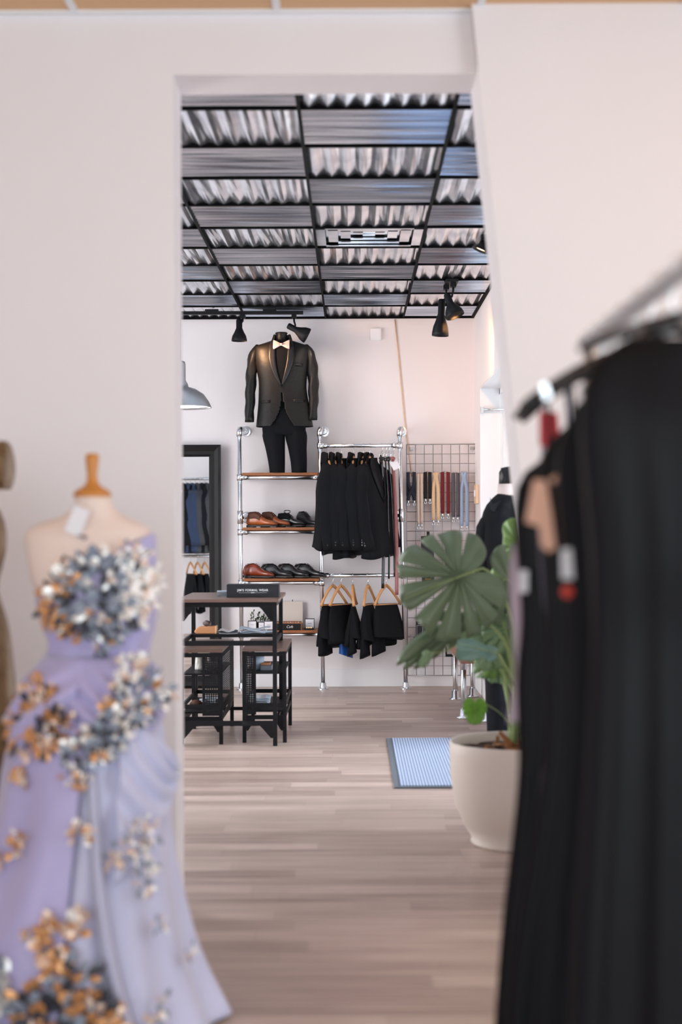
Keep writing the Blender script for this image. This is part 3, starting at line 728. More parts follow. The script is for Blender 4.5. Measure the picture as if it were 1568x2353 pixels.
shoe('black patent shoe pointing forward at the right end of the upper shoe shelf', sp(684, z1, y1_+0.18), R(-42), SHOEBK, None, 0.014)
shoe('cognac brown oxford shoe nearest the left post on the lower shoe shelf', sp(565, z2, y2_+0.08), R(-26), SHOEBR2, None, 0.006)
shoe('cognac brown oxford partly hidden behind its mate on the lower shoe shelf', sp(560, z2, y2_+0.175), R(-14), SHOEBR2, None, 0.0)
for k, px in enumerate((606, 643, 681)):
    w_ = ['beside the brown oxfords', 'in the middle of the lower shelf', 'at the right end of the lower shelf'][k]
    shoe('plain black slip-on shoe, front shoe '+w_, sp(px+3, z2, y2_+0.07), R(-30), SHOEBK, None, 0.004, lace=(k == 2))
    shoe('plain black slip-on shoe, rear shoe '+w_, sp(px-6, z2, y2_+0.17), R(-24), SHOEBK, None, 0.002, lace=False)
# ================================================================ TRACK LIGHTS
LAMPIN = mat('warm_lamp_face', (1, 0.8, 0.55, 1), 0.4, emit=((1, 0.62, 0.32, 1), 6.0))
def track_head(label, base, tip_px0, tip_px1, Y, r=0.058, group='black track spotlights', dy=0.0, name='track_spotlight', lit=False):
    """base: point under the ceiling where it hangs; the head runs from pixel 0 (back cap) to pixel 1 (mouth)"""
    a = P(*tip_px0, Y); b = P(*tip_px1, Y); b.y += dy
    t = thing(name, label, 'spotlight', base, 0, group)
    bm = B(); box(bm, base.x-0.018, base.x+0.018, base.y-0.03, base.y+0.03, base.z-0.03, base.z); obj('track_adapter', bm, BLACKM, t)
    d = (b-a); L = d.length; d.normalize()
    piv = a+d*0.04
    bm = B(); tube(bm, [base+Vector((0, 0, -0.02)), base+Vector((0, 0, -0.05)), Vector((piv.x+0.02, piv.y, max(piv.z, base.z-0.12)+0.02)), piv], 0.007, 8); obj('stem', bm, BLACKM, t, True)
    bm = B(); lathe_dir(bm, [(0.001, -0.003), (0.018, -0.002), (0.023, 0.006), (0.023, L*0.40), (0.026, L*0.44), (r*0.62, L*0.58), (r*0.88, L*0.75), (r, L*0.92), (r, L), (r-0.003, L), (r-0.006, L*0.9), (r*0.8, L*0.74), (0.02, L*0.6)], a, d); obj('shade', bm, BLACKM, t, True)
    bm = B(); lathe_dir(bm, [(0.001, L*0.8), (r*0.7, L*0.8), (r*0.72, L*0.78)], a, d); obj('bulb', bm, LAMPIN if lit else mat('frosted_bulb', (0.6, 0.58, 0.55, 1), 0.4), t, True)
    return a, b, d
YK = 11.36; ZK = P(560, 719, YK).z
x0 = -2.4; x1 = P(697, 719, YK).x
tr = thing('lighting_track', 'black lighting track under the metal ceiling along the back wall', 'lighting track', ((x0+x1)/2, YK, ZK))
bm = B(); box(bm, x0, x1, YK-0.018, YK+0.018, ZK-0.012, ZK+0.012); obj('track_rail', bm, BLACKM, tr)
bm = B()
for q in (x0+0.1, P(487, 715, YK).x, x1-0.25): box(bm, q-0.05, q+0.05, YK-0.02, YK+0.02, ZK+0.01, CEIL-0.004)
obj_split('ceiling_mount', bm, BLACKM, tr)
a, b, d = track_head('black spotlight hanging straight down from the track left of the suit', Vector((P(558, 720, YK).x, YK, ZK-0.012)), (550, 734), (550, 784), YK)
spot('spot_left', b+Vector((0, -0.02, -0.02)), P(645, 830, 11.5), 20, (1.0, 0.56, 0.28), 100)
a, b, d = track_head('black spotlight tilted to the right over the shoulder of the suit', Vector((P(676, 720, YK).x, YK, ZK-0.012)), (662, 748), (707, 772), YK-0.02)
spot('spot_mid', b+d*0.03, P(800, 1000, 11.87), 5, (1.0, 0.86, 0.76), 110)
Y3 = 10.05; base = P(1042, 650, Y3)
a, b, d = track_head('black spotlight with glowing orange mouth, front one of the pair by the right wall', base, (1027, 676), (1046, 728), Y3, 0.064, dy=-0.03, lit=True)
spot('spot_right', b+Vector((0.0, 0.03, -0.03)), P(1085, 960, 11.5), 24, (1.0, 0.46, 0.15), 110)
bm_ = Vector((base.x-0.04, base.y+0.10, base.z))
a, b, d = track_head('black spotlight behind the glowing one, pointing down by the right wall', bm_, (1016, 688), (1012, 772), Y3+0.1, 0.056)
Y5 = 8.5; b5 = P(1113, 541, Y5); b5.z = CEIL-0.002
track_head('small black spotlight with warm glow on the ceiling beside the slanted wall', b5, (1114, 553), (1104, 576), Y5, 0.05, lit=True)
t3 = thing('lighting_track', 'short black lighting track on the ceiling near the right wall', 'lighting track', (base.x, base.y, CEIL))
bm = B(); box(bm, base.x-0.05, base.x+0.03, base.y-0.06, base.y+0.16, base.z, CEIL-0.004); obj('track_rail', bm, BLACKM, t3)
# pendant barn lamp
YP = 10.6; pc = P(414, 937, YP)
pl_ = thing('barn_pendant', 'galvanised barn lamp shade hanging at the left door jamb', 'pendant lamp', (pc.x, pc.y, pc.z))
bm = B(); lathe(bm, [(0.012, 0.33), (0.035, 0.32), (0.04, 0.30), (0.04, 0.19), (0.055, 0.165), (0.06, 0.145), (0.11, 0.13), (0.165, 0.095), (0.20, 0.045), (0.218, 0.005), (0.22, 0.0), (0.214, 0.002), (0.195, 0.045), (0.16, 0.09), (0.10, 0.12)], pc, 40)
obj('shade', bm, mat('galvanised_shade', (0.46, 0.48, 0.5, 1), 0.38, 0.75), pl_, True)
bm = B(); lathe(bm, [(0.001, 0.012), (0.2, 0.012), (0.2, 0.018), (0.001, 0.018)], pc, 32); obj('diffuser', bm, mat('lit_diffuser', (1, 1, 1, 1), 0.5, emit=((1, 0.96, 0.9, 1), 3.0)), pl_, True)
bm = B(); tube(bm, [(pc.x, pc.y, pc.z+0.32), (pc.x, pc.y, CEIL-0.005)], 0.008); obj('stem', bm, BLACKM, pl_, True)
# ================================================================ MIRROR AND WHAT IT SHOWS
mz1 = P(480, 1022, 11.78).z; mxr = P(508, 1200, 11.78).x; mxl = mxr-0.80
mir = thing('floor_mirror', 'tall mirror in a wide black moulded frame leaning on the back wall', 'mirror', ((mxr+mxl)/2, 11.8, 0))
fw = 0.092
def fr(z): return 11.80+0.008*z/mz1
bm = B()
prof = [(0, 0.0), (0.0, -0.035), (0.02, -0.045), (0.05, -0.03), (0.075, -0.03), (0.092, -0.012), (0.092, 0.0)]
cor = [(mxl, 0.003), (mxr, 0.003), (mxr, mz1), (mxl, mz1)]; sg = [(1, 1), (-1, 1), (-1, -1), (1, -1)]
rings = []
for (cx, cz), (gx_, gz_) in zip(cor+cor[:1], sg+sg[:1]):
    rings.append([Vector((cx+gx_*d_, fr(cz)+yy, cz+gz_*d_)) for d_, yy in prof])
loft(bm, rings, False, False); obj('frame', bm, BLACKP, mir)
bm = B(); v = [Vector((x, fr(z)-0.006, z)) for x, z in ((mxl+0.085, 0.085), (mxr-0.085, 0.085), (mxr-0.085, mz1-0.085), (mxl+0.085, mz1-0.085))]
bm.faces.new([bm.verts.new(q) for q in v]); obj('mirror_glass', bm, mat('silvered_glass', (0.86, 0.88, 0.88, 1), 0.01, 1.0), mir)
# clothes rail on the back of the partition, seen in the mirror
RX0, RX1, RYY = -2.9, -1.25, 5.48
ro_ = thing('wall_clothes_rail', 'galvanised double clothes rail opposite the mirror, seen reflected in it', 'clothes rail', ((RX0+RX1)/2, RYY, 0))
for x in (RX0, RX1):
    bm = B(); tube(bm, [(x, RYY, 0.002), (x, RYY, 2.05)], 0.0165, 12); tube(bm, [(x, RYY, 2.05), (x, YD1+0.01, 2.05)], 0.0165, 12); lathe(bm, [(0.001, 0), (0.045, 0), (0.045, 0.008), (0.022, 0.014), (0.022, 0.05)], (x, RYY, 0)); obj('upright', bm, CHROME, ro_, True)
for z in (1.87, 0.95):
    bm = B(); tube(bm, [(RX0, RYY, z), (RX1, RYY, z)], 0.0165, 12); obj('hanging_rail', bm, CHROME, ro_, True)
cl = [CHARFAB, BLKFAB, CHARFAB, NAVYFAB, NAVYFAB, BLKFAB]; nth = ['nearest the black frame', 'second from the black frame', 'third from the black frame', 'fourth from the black frame', 'fifth from the black frame', 'closest to the door jamb']
nm = {id(CHARFAB): 'charcoal', id(NAVYFAB): 'navy', id(BLKFAB): 'black'}
for k, m_ in enumerate(cl):
    x = -1.70-0.056*k; lc = (x, RYY, 1.87)
    hanger('light wooden jacket hanger high in the mirror, '+nth[k], lc, R(82), 'hangers seen in the mirror', 0.11, 0.13, False)
    jacket(nm[id(m_)]+' suit jacket seen in the mirror, '+nth[k], Vector(lc)+Vector((0, 0, -0.022)), R(82), m_, 'jackets seen in the mirror', L=0.78, seed=k+40)
for k in range(3):
    lc = (-1.76-0.085*k, RYY, 0.95)
    hanger('light wooden trouser hanger low in the mirror, '+['nearest the black frame', 'in the middle of the three', 'closest to the door jamb'][k], lc, R(60), 'hangers seen low in the mirror', 0.14, 0.15, True, shank=0.045)
    trousers_folded('black trousers hanging low in the mirror, '+['nearest the black frame', 'in the middle of the three', 'closest to the door jamb'][k], Vector(lc)+Vector((0, 0, -0.06)), R(60), BLKFAB, 'trousers seen in the mirror', drop=0.4, seed=k+70)
# ================================================================ SHELF DISPLAY ITEMS (lowest shelf)
z3, y3 = shelf_z[3]
def leafblade(bm, base, d, L, w, n=6, droop=0.25, nrm=None):
    d = Vector(d).normalized(); s = d.cross(Vector((0, 0, 1)) if abs(d.z) < 0.95 else Vector((0, 1, 0))).normalized()
    if nrm is not None: s = d.cross(Vector(nrm)).normalized()
    rows_ = []
    for i in range(n+1):
        u = i/n; c = Vector(base)+d*L*u+Vector((0, 0, -droop*L*u*u)); ww = w*max(0.04, math.sin(PI*min(1, u*0.92+0.06))**0.8)
        rows_.append([c-s*ww+Vector((0, 0, 0.12*ww)), c, c+s*ww+Vector((0, 0, 0.12*ww))])
    loft(bm, rows_, closed=False)
GREEN1 = mat('succulent_green', srgb(62, 84, 52), 0.5, noise=0.3, nscale=20)
DKPOT = mat('dark_pot', (0.02, 0.02, 0.022, 1), 0.5)
pz = Vector((P(597, 1430, y3+0.13).x, y3+0.13, z3))
pp = thing('potted_succulent', 'small dark green leafy plant in a dark trough behind the white cards', 'plant', pz)
bm = B(); box(bm, pz.x-0.07, pz.x+0.085, pz.y-0.03, pz.y+0.03, z3+0.0005, z3+0.055); obj('trough', bm, DKPOT, pp, bev=0.004)
bm = B(); rr_ = random.Random(3)
for k in range(11):
    bx_ = pz.x-0.065+0.014*k; hh = 0.03+0.05*rr_.random()+(0.03 if k in (0, 1, 3) else 0)
    b0 = Vector((bx_, pz.y, z3+0.05)); t0 = b0+Vector((rr_.uniform(-.02, .02), rr_.uniform(-.02, .02), hh)); tube(bm, [b0, t0], 0.0018, 5)
    for q in range(12):
        u = 0.25+0.75*q/11; a = q*2.4; leafblade(bm, b0+(t0-b0)*u, (math.cos(a), 0.5*math.sin(a), 0.9), 0.026, 0.0055, 3)
obj('foliage', bm, GREEN1, pp)
def card_box(label, px, py_b, w, h, y, z, open_=False, cat='gift box'):
    c = Vector((P(px, py_b, y).x, y, z+0.0005)); t = thing('display_box', label, cat, c, 0, 'small boxes on the lowest shelf')
    bm = B(); box(bm, c.x-w/2, c.x+w/2, y-0.004, y+0.04, z+0.0005, z+h); obj('box_shell', bm, BLACKP, t, bev=0.001)
    bm = B(); box(bm, c.x-w/2+0.004, c.x+w/2-0.004, y-0.007, y-0.0042, z+0.004, z+h-0.004); obj('card', bm, CARD, t)
    bm = B(); box(bm, c.x-w*0.2, c.x+w*0.2, y-0.0078, y-0.0072, z+h*0.55, z+h*0.58); obj('card_line', bm, PRINT, t)
    return t
card_box('white-faced small box at the left end below the succulent', 580, 1440, 0.068, 0.07, y3+0.05, z3)
card_box('short dark box between the two white-faced boxes', 601, 1440, 0.048, 0.060, y3+0.06, z3)
card_box('white-faced small box right of the short dark one behind the table leg', 618, 1440, 0.072, 0.068, y3+0.05, z3)
card_box('open black cufflink box with white card, upright at the right end of the lowest shelf', 712, 1440, 0.072, 0.082, y3+0.09, z3)
c = Vector((P(712, 1440, y3+0.05).x, y3+0.04, z3))
t = thing('cufflink_tray', 'low black tray with copper cufflinks before the upright cufflink box', 'tray', c)
bm = B(); box(bm, c.x-0.042, c.x+0.035, c.y-0.03, c.y+0.035, z3+0.0005, z3+0.014); obj('tray', bm, BLACKP, t)
bm = B()
for k in range(4): lathe(bm, [(0.001, 0.008), (0.005, 0.007), (0.006, 0)], (c.x-0.02+0.012*k, c.y-0.01, z3+0.0142), 8)
obj_split('cufflink', bm, mat('copper', (0.8, 0.42, 0.2, 1), 0.3, 1), t)
xl_, xr_ = P(634, 1430, y3+0.02).x, P(692, 1430, y3+0.02).x
t = thing('cufflink_case', 'wood-edged black display case of cufflinks lettered Cufs on its front', 'display case', ((xl_+xr_)/2, y3+0.06, z3))
ch_ = 0.062
bm = B(); box(bm, xl_, xr_, y3+0.0, y3+0.006, z3+0.0005, z3+ch_-0.012); box(bm, xl_, xr_, y3+0.006, y3+0.13, z3+0.0005, z3+0.01); obj('case_front', bm, BLACKP, t)
bm = B(); box(bm, xl_-0.005, xr_+0.005, y3-0.003, y3+0.008, z3+ch_-0.0118, z3+ch_-0.004); box(bm, xl_-0.005, xl_, y3, y3+0.13, z3+0.0005, z3+ch_-0.012); box(bm, xr_, xr_+0.006, y3-0.004, y3+0.13, z3+0.0005, z3+ch_-0.012); box(bm, xl_, xr_, y3+0.12, y3+0.13, z3+0.0105, z3+ch_); obj('case_rim', bm, SHELFW, t)
bm = B()
for k in range(9):
    x = xl_+0.012+0.02*k; lathe(bm, [(0.001, 0.02), (0.007, 0.014), (0.008, 0.0)], (x, y3+0.03+0.02*(k % 3), z3+ch_-0.02), 8)
obj_split('cufflink', bm, CHROME2, t, smooth=True)
text('case_lettering', 'Cufs', 0.028, ((xl_+xr_)/2+0.01, y3-0.0012, z3+0.026), WHITETXT, t, shear=0.3)
c0 = Vector((P(667, 1425, y3+0.2).x, y3+0.2, z3)); 
bm = B(); box(bm, c0.x-0.10, c0.x+0.10, y3+0.18, y3+0.19, z3+0.0005, P(667, 1382, y3+0.18).z)
t = obj('backing_board', bm, mat('pale_board', srgb(220, 206, 196), 0.6), bev=0.002); tag(t, 'pale blank board standing upright behind the cufflink case', 'board')
bm = B(); tube(bm, [(c0.x+0.02, y3+0.185, P(667, 1382, y3+0.18).z), (c0.x+0.02, y3+0.185, P(667, 1378, y3+0.18).z)], 0.003); obj('board_clip', bm, BLACKM, t)
# ================================================================ HIGH TABLE AND ITS TWO NESTED STOOLS
def frame_leg(bm, x, y, z0, z1, s=0.022): box(bm, x-s/2, x+s/2, y-s/2, y+s/2, z0, z1)
TX0, TX1, TY0, TY1, TZ = -0.985, -0.445, 8.68, 9.42, 0.838
tb = thing('bar_table', 'high black steel table with a dark walnut top beside the door jamb', 'table', ((TX0+TX1)/2, (TY0+TY1)/2, 0))
bm = B(); box(bm, TX0-0.02, TX1+0.025, TY0-0.03, TY1+0.12, TZ-0.018, TZ); obj('tabletop', bm, TABLEW, tb, bev=0.002)
for x in (TX0, TX1):
    for y in (TY0, TY1):
        bm = B(); frame_leg(bm, x, y, 0.001, TZ-0.0185, 0.024); obj('leg', bm, BLACKM, tb)
bm = B()
for z in (TZ-0.047, 0.572, 0.115):
    box(bm, TX0+0.0125, TX1-0.0125, TY0-0.008, TY0+0.008, z, z+0.028)
    for x in (TX0, TX1): box(bm, x-0.006, x+0.006, TY0+0.0125, TY1-0.0125, z, z+0.024)
box(bm, TX0+0.0125, TX1-0.0125, TY1-0.008, TY1+0.008, TZ-0.047, TZ-0.019); box(bm, TX0+0.0125, TX1-0.0125, TY1-0.008, TY1+0.008, 0.115, 0.135)
for s, x in ((1, TX0+0.0125), (-1, TX1-0.0125)):
    prism(bm, [(x, TZ-0.0475), (x+s*0.075, TZ-0.0475), (x+s*0.06, TZ-0.06), (x+s*0.012, TZ-0.125), (x, TZ-0.125)], TY0-0.004, TY0+0.004)
    prism(bm, [(x, 0.1148), (x+s*0.075, 0.1148), (x+s*0.06, 0.10), (x+s*0.012, 0.045), (x, 0.045)], TY0-0.004, TY0+0.004)
obj_split('crossbar', bm, BLACKM, tb)
zs_ = 0.598
bm = B(); box(bm, TX0+0.013, TX1-0.013, TY1-0.20, TY1+0.012, zs_-0.018, zs_); obj('shelf', bm, BLACKM, tb)
def perf_panel(bm, o, u, v, nu, nv, pitch, hole, mU, mV, th):
    """sheet with a grid of diamond holes; o corner, u/v unit vectors, margins"""
    o, u, v = Vector(o), Vector(u), Vector(v); n = u.cross(v).normalized()*th
    W_, H_ = nu*pitch+2*mU, nv*pitch+2*mV
    def quad(p): 
        vv = [bm.verts.new(q) for q in p]; bm.faces.new(vv)
    def bar(a0, a1, b0, b1):
        c = [o+u*a+v*b for a, b in ((a0, b0), (a1, b0), (a1, b1), (a0, b1))]
        q0 = [bm.verts.new(x) for x in c]; q1 = [bm.verts.new(x+n) for x in c]
        bm.faces.new(q0[::-1]); bm.faces.new(q1)
        for i in range(4): bm.faces.new((q0[i], q0[(i+1) % 4], q1[(i+1) % 4], q1[i]))
    bar(0, W_, 0, mV); bar(0, W_, H_-mV, H_); bar(0, mU, mV, H_-mV); bar(W_-mU, W_, mV, H_-mV)
    h = hole
    for i in range(nu):
        for j in range(nv):
            a, b = mU+i*pitch, mV+j*pitch; p = pitch
            cs = [(a, b), (a+p, b), (a+p, b+p), (a, b+p)]; cx, cy = a+p/2, b+p/2
            # rotate the hole 45 degrees; neighbours join along cell edges
            ds = [(cx, cy-h), (cx+h, cy), (cx, cy+h), (cx-h, cy)]
            for w_ in range(4):
                c1, c2 = cs[w_], cs[(w_+1) % 4]; d1 = ds[w_]; d0 = ds[(w_-1) % 4]; 
                quad([o+u*q[0]+v*q[1]+n*0.5 for q in (c1, c2, d1)])
                quad([o+u*q[0]+v*q[1]+n*0.5 for q in (c1, d1, d0)])
def stool(label, x0, x1, y0, y1, zt, panels, shelves=(0.37, 0.19)):
    t = thing('nesting_stool', label, 'stool', ((x0+x1)/2, (y0+y1)/2, 0), 0, 'stools pushed under the high table')
    bm = B(); box(bm, x0, x1, y0, y1, zt-0.018, zt); obj('seat', bm, TABLEW, t, bev=0.002)
    s = 0.011
    for x in (x0+s, x1-s):
        for y in (y0+s, y1-s):
            bm = B(); frame_leg(bm, x, y, 0.001, zt-0.0185, 0.022); obj('leg', bm, BLACKM, t)
    bm = B()
    for z in (zt-0.045, 0.135, 0.205):
        for y in (y0+s, y1-s): box(bm, x0+0.0225, x1-0.0225, y-0.006, y+0.006, z, z+0.024)
        for x in (x0+s, x1-s): box(bm, x-0.006, x+0.006, y0+0.0225, y1-0.0225, z, z+0.024)
    for sx_, x in ((1, x0+0.0225), (-1, x1-0.0225)): prism(bm, [(x, 0.1348), (x+sx_*0.05, 0.1348), (x+sx_*0.01, 0.07), (x, 0.07)], y0+s-0.003, y0+s+0.003)
    obj_split('crossbar', bm, BLACKM, t)
    for z in shelves:
        bm = B(); box(bm, x0+0.014, x1-0.014, y0+0.03, y1-0.03, z-0.01, z); obj('shelf', bm, BLACKM, t)
    for (o, u, w_) in panels:
        bm = B(); nu = max(2, int((w_-0.02)/0.0128)); nv = int((zt-0.045-0.16)/0.0128)-1; mU = (w_-nu*0.0128)/2
        perf_panel(bm, o, u, (0, 0, 1), nu, nv, 0.0128, 0.0049, mU, 0.02, 0.0015); obj('perforated_panel', bm, BLACKM, t)
    return t
SA = (-0.995, -0.748, 8.74, 9.55); SB = (-0.64, -0.385, 8.80, 9.58)
stool('black nesting stool at the door jamb with its perforated panel facing out', *SA, 0.545, [((-0.865, 8.738, 0.165), (1, 0, 0), 0.105), ((-0.747, 8.77, 0.165), (0, 1, 0), 0.74)], (0.405, 0.185))
stool('black nesting stool on the right of the pair, holding papers and a bowl', *SB, 0.545, [((-0.6415, 8.83, 0.165), (0, 1, 0), 0.7), ((-0.638, 8.796, 0.165), (1, 0, 0), 0.078)], (0.405, 0.185))
# things on the table
sb = (P(521, 1374, 8.85).x, P(641, 1374, 8.85).x)
t = thing('sign_box', 'long matte black box lettered JIM\'S FORMAL WEAR on the table edge', 'box', ((sb[0]+sb[1])/2, 8.9, TZ))
SIGN = mat('matte_black_card', (0.012, 0.013, 0.018, 1), 0.75)
bm = B(); box(bm, sb[0], sb[1], 8.85, 8.99, TZ+0.0008, P(580, 1343, 8.85).z); obj('box_shell', bm, SIGN, t, bev=0.0015)
zc = (TZ+P(580, 1343, 8.85).z)/2
text('sign_lettering', "JIM'S FORMAL WEAR", 0.0172, ((sb[0]+sb[1])/2, 8.8488, zc+0.004), WHITETXT, t, bold=0.0005, spacing=1.16)
bm = B(); box(bm, (sb[0]+sb[1])/2-0.083, (sb[0]+sb[1])/2+0.083, 8.8487, 8.8497, zc-0.0105, zc-0.0095); box(bm, (sb[0]+sb[1])/2-0.010, (sb[0]+sb[1])/2+0.010, 8.8486, 8.8497, zc-0.012, zc-0.008); obj('underline', bm, WHITETXT, t)
c = Vector((P(508, 1360, 9.0).x, 9.0, TZ+0.0008))
t = thing('card_holder', 'small clear holder of business cards left of the black box', 'card holder', c)
bm = B(); M = Matrix.Rotation(R(25), 3, 'X'); obox(bm, c+Vector((0.02, 0, 0.018)), (0.085, 0.012, 0.03), M); obj('cards', bm, PAPER, t)
bm = B(); box(bm, c.x-0.03, c.x+0.065, c.y-0.025, c.y+0.025, c.z, c.z+0.004); M = Matrix.Rotation(R(25), 3, 'X'); obox(bm, c+Vector((0.02, -0.012, 0.014)), (0.095, 0.003, 0.026), M); obj('clear_stand', bm, mat('clear_acrylic', (0.9, 0.92, 0.95, 1), 0.05, trans=0.9), t)
# on the table shelf
yS = TY1-0.13
c = Vector((P(473, 1452, yS).x, yS, zs_+0.0008))
CORK = mat('tan_cork', srgb(206, 146, 100), 0.6, noise=0.1)
bm = B(); prism(bm, [(c.x-0.068, c.z+0.012), (c.x-0.055, c.z), (c.x+0.068, c.z), (c.x+0.068, c.z+0.046), (c.x-0.03, c.z+0.044), (c.x-0.055, c.z+0.034)], yS-0.035, yS+0.035)
t = thing('leather_roll', 'tan leather roll lying at the left of the table shelf', 'leather roll', c); obj('roll', bm, CORK, t, bev=0.006)
bm = B(); box(bm, c.x+0.06, c.x+0.0695, yS-0.036, yS+0.036, c.z+0.0, c.z+0.048); obj('roll_end', bm, mat('light_leather', srgb(226, 180, 140), 0.6), t, bev=0.002)
bm = B(); bmesh.ops.create_icosphere(bm, subdivisions=3, radius=1)
for v in bm.verts: v.co = Vector((v.co.x*0.027, v.co.y*0.02, v.co.z*0.018))*(1+0.08*math.sin(v.co.x*5+v.co.z*3))+c+Vector((0.01, -0.01, 0.046+0.017))
tag(obj('dark_stone', bm, mat('grey_stone', srgb(98, 84, 82), 0.7, noise=0.2), smooth=True), 'smooth dark grey stone resting on the tan leather roll', 'stone')
def papers(label, px0, px1, y, z, n, spread, m=PAPER, depth=0.10, group='papers around the table', curl=0.012):
    x0, x1 = P(px0, 1450, y).x, P(px1, 1450, y).x; rd = random.Random(px0)
    t = thing('paper_stack', label, 'papers', ((x0+x1)/2, y, z), 0, group); zz = z+0.001
    for k in range(n):
        w_ = (x1-x0)*rd.uniform(0.65, 0.95); cx = (x0+x1)/2+rd.uniform(-1, 1)*((x1-x0)-w_)/2; rows_ = []
        dep = depth*rd.uniform(0.7, 1)/2; cph = rd.uniform(0, 6)
        for i in range(13):
            u = i/12; x = cx-w_/2+w_*u; dz = curl*(0.5+0.5*math.sin(u*7+cph))*(k+1)/n
            rows_.append([Vector((x, y-dep, zz+dz)), Vector((x+0.004, y, zz+dz+0.002)), Vector((x, y+dep, zz+dz+0.004))])
        bm = B(); loft(bm, rows_, closed=False); obj('sheet', bm, m if k % 3 else PRINT if m is PAPER and k == 0 else CARD, t, solid=0.0022); zz += spread
    return t
papers('loose heap of pale blue papers on the right of the table shelf', 548, 626, yS, zs_, 6, 0.0045, curl=0.014)
papers('dark printed flyers between the leather roll and the blue papers', 500, 548, yS, zs_, 4, 0.004, m=PRINT, curl=0.01)
zA = 0.185
papers('stack of white magazines on the bottom shelf of the right stool', 572, 622, 9.1, zA, 10, 0.005, depth=0.22, curl=0.006)
papers('pale blue papers on the bottom shelf of the left stool', 455, 500, 9.1, zA, 8, 0.005, depth=0.2, curl=0.006)
c = Vector((P(591, 1533, 9.0).x, 9.0, 0.406)); BOWL = mat('pale_striped_ceramic', srgb(182, 200, 224), 0.35, noise=0.25, nscale=40, stretch=(0.2, 0.2, 3))
bm = B(); lathe(bm, [(0.001, 0.0), (0.026, 0.0), (0.034, 0.02), (0.042, 0.05), (0.044, 0.085), (0.041, 0.085), (0.038, 0.05), (0.028, 0.012), (0.001, 0.01)], c, 28)
tag(obj('striped_cup', bm, BOWL, smooth=True), 'pale blue striped cup on the upper shelf of the right stool', 'cup')
c = Vector((P(613, 1533, 9.0).x, 9.0, 0.406))
bm = B(); box(bm, c.x-0.034, c.x+0.034, 8.95, 9.05, c.z, c.z+0.028); t = obj('flat_carton', bm, mat('grey_carton', srgb(120, 126, 136), 0.7), bev=0.001); tag(t, 'flat grey carton right of the striped cup', 'carton')
bm = B(); box(bm, c.x-0.030, c.x+0.022, 8.955, 9.04, c.z+0.029, c.z+0.042); tag(obj('tan_carton', bm, CORK, bev=0.001), 'small tan box lying on top of the flat grey carton', 'box')
c = Vector((P(462, 1533, 9.0).x, 9.0, 0.406)); bm = B()
lathe(bm, [(0.001, 0.0), (0.033, 0.0), (0.036, 0.01), (0.034, 0.085), (0.03, 0.094), (0.001, 0.094)], c, 26)
for v in bm.verts: v.co.x += 0.0025*math.sin(v.co.z*260+v.co.y*90); v.co.y += 0.0025*math.sin(v.co.z*210+v.co.x*120)
tag(obj('pale_woven_pot', bm, mat('mother_of_pearl', srgb(196, 194, 190), 0.4, noise=0.35, nscale=60, bump=0.6, bscale=50), smooth=True), 'pale rough textured pot on the upper shelf of the left stool', 'pot')
c = Vector((P(455, 1620, 8.95).x, 8.95, zA)); bm = B(); bmesh.ops.create_icosphere(bm, subdivisions=3, radius=1)
for v in bm.verts: v.co = Vector((v.co.x*0.04, v.co.y*0.03, max(-0.6, v.co.z)*0.03))+c+Vector((-0.01, 0, 0.02))
tag(obj('brown_pouch', bm, SHOEDK, smooth=True), 'dark brown pouch on the bottom shelf of the left stool', 'pouch')
# ================================================================ WIRE GRID WITH BRACES AND PACKS
YG = YB-0.05
gl, gr, gt, gb_ = P(936, 1300, YG).x, P(1098, 1200, YG).x, P(1000, 1021, YG).z, P(1000, 1552, YG).z
g = thing('wire_grid', 'tall steel wire grid panel on the back wall in the right corner', 'wire grid', ((gl+gr)/2, YG, gb_))
bm = B()
for k in range(9): x = gl+(gr-gl)*k/8; tube(bm, [(x, YG, gb_), (x, YG, gt)], 0.0026 if 0 < k < 8 else 0.0042, 6)
nh = 25
for k in range(nh): z = gt+(gb_-gt)*k/(nh-1); tube(bm, [(gl, YG-0.005, z), (gr, YG-0.005, z)], 0.0026 if 0 < k < nh-1 else 0.0042, 6)
obj('wires', bm, WIRE, g, True)
bm = B()
for x in (gl+0.04, gr-0.04):
    for z in (gt-0.03, gb_+0.3): box(bm, x-0.012, x+0.012, YG+0.004, YB-0.001, z-0.012, z+0.012)
obj_split('wall_clip', bm, WIRE, g)
def fabm(nm_, c): return mat(nm_, c, 0.8, bump=0.2, bscale=200, noise=0.06)
SUSP = [('navy', srgb(34, 40, 56), 934, 956, 1085, 1150, 'short navy suspenders crossed in the middle, leftmost on the wire grid'), ('ivory', srgb(222, 204, 190), 958, 972, 1088, 1204, 'long narrow ivory suspenders second from left on the wire grid'),
        ('black', srgb(28, 26, 28), 974, 992, 1085, 1146, 'short black suspenders between the ivory and cream pairs'), ('cream', srgb(228, 196, 158), 992, 1011, 1086, 1195, 'long cream suspenders fourth from left on the wire grid'),
        ('burgundy', srgb(112, 26, 36), 1013, 1034, 1085, 1180, 'burgundy red suspenders in the middle of the row on the wire grid'), ('grey', srgb(92, 88, 96), 1038, 1056, 1087, 1188, 'dark grey suspenders between the burgundy and light blue pairs'),
        ('light_blue', srgb(158, 178, 206), 1057, 1077, 1085, 1208, 'long light blue suspenders rightmost on the wire grid')]
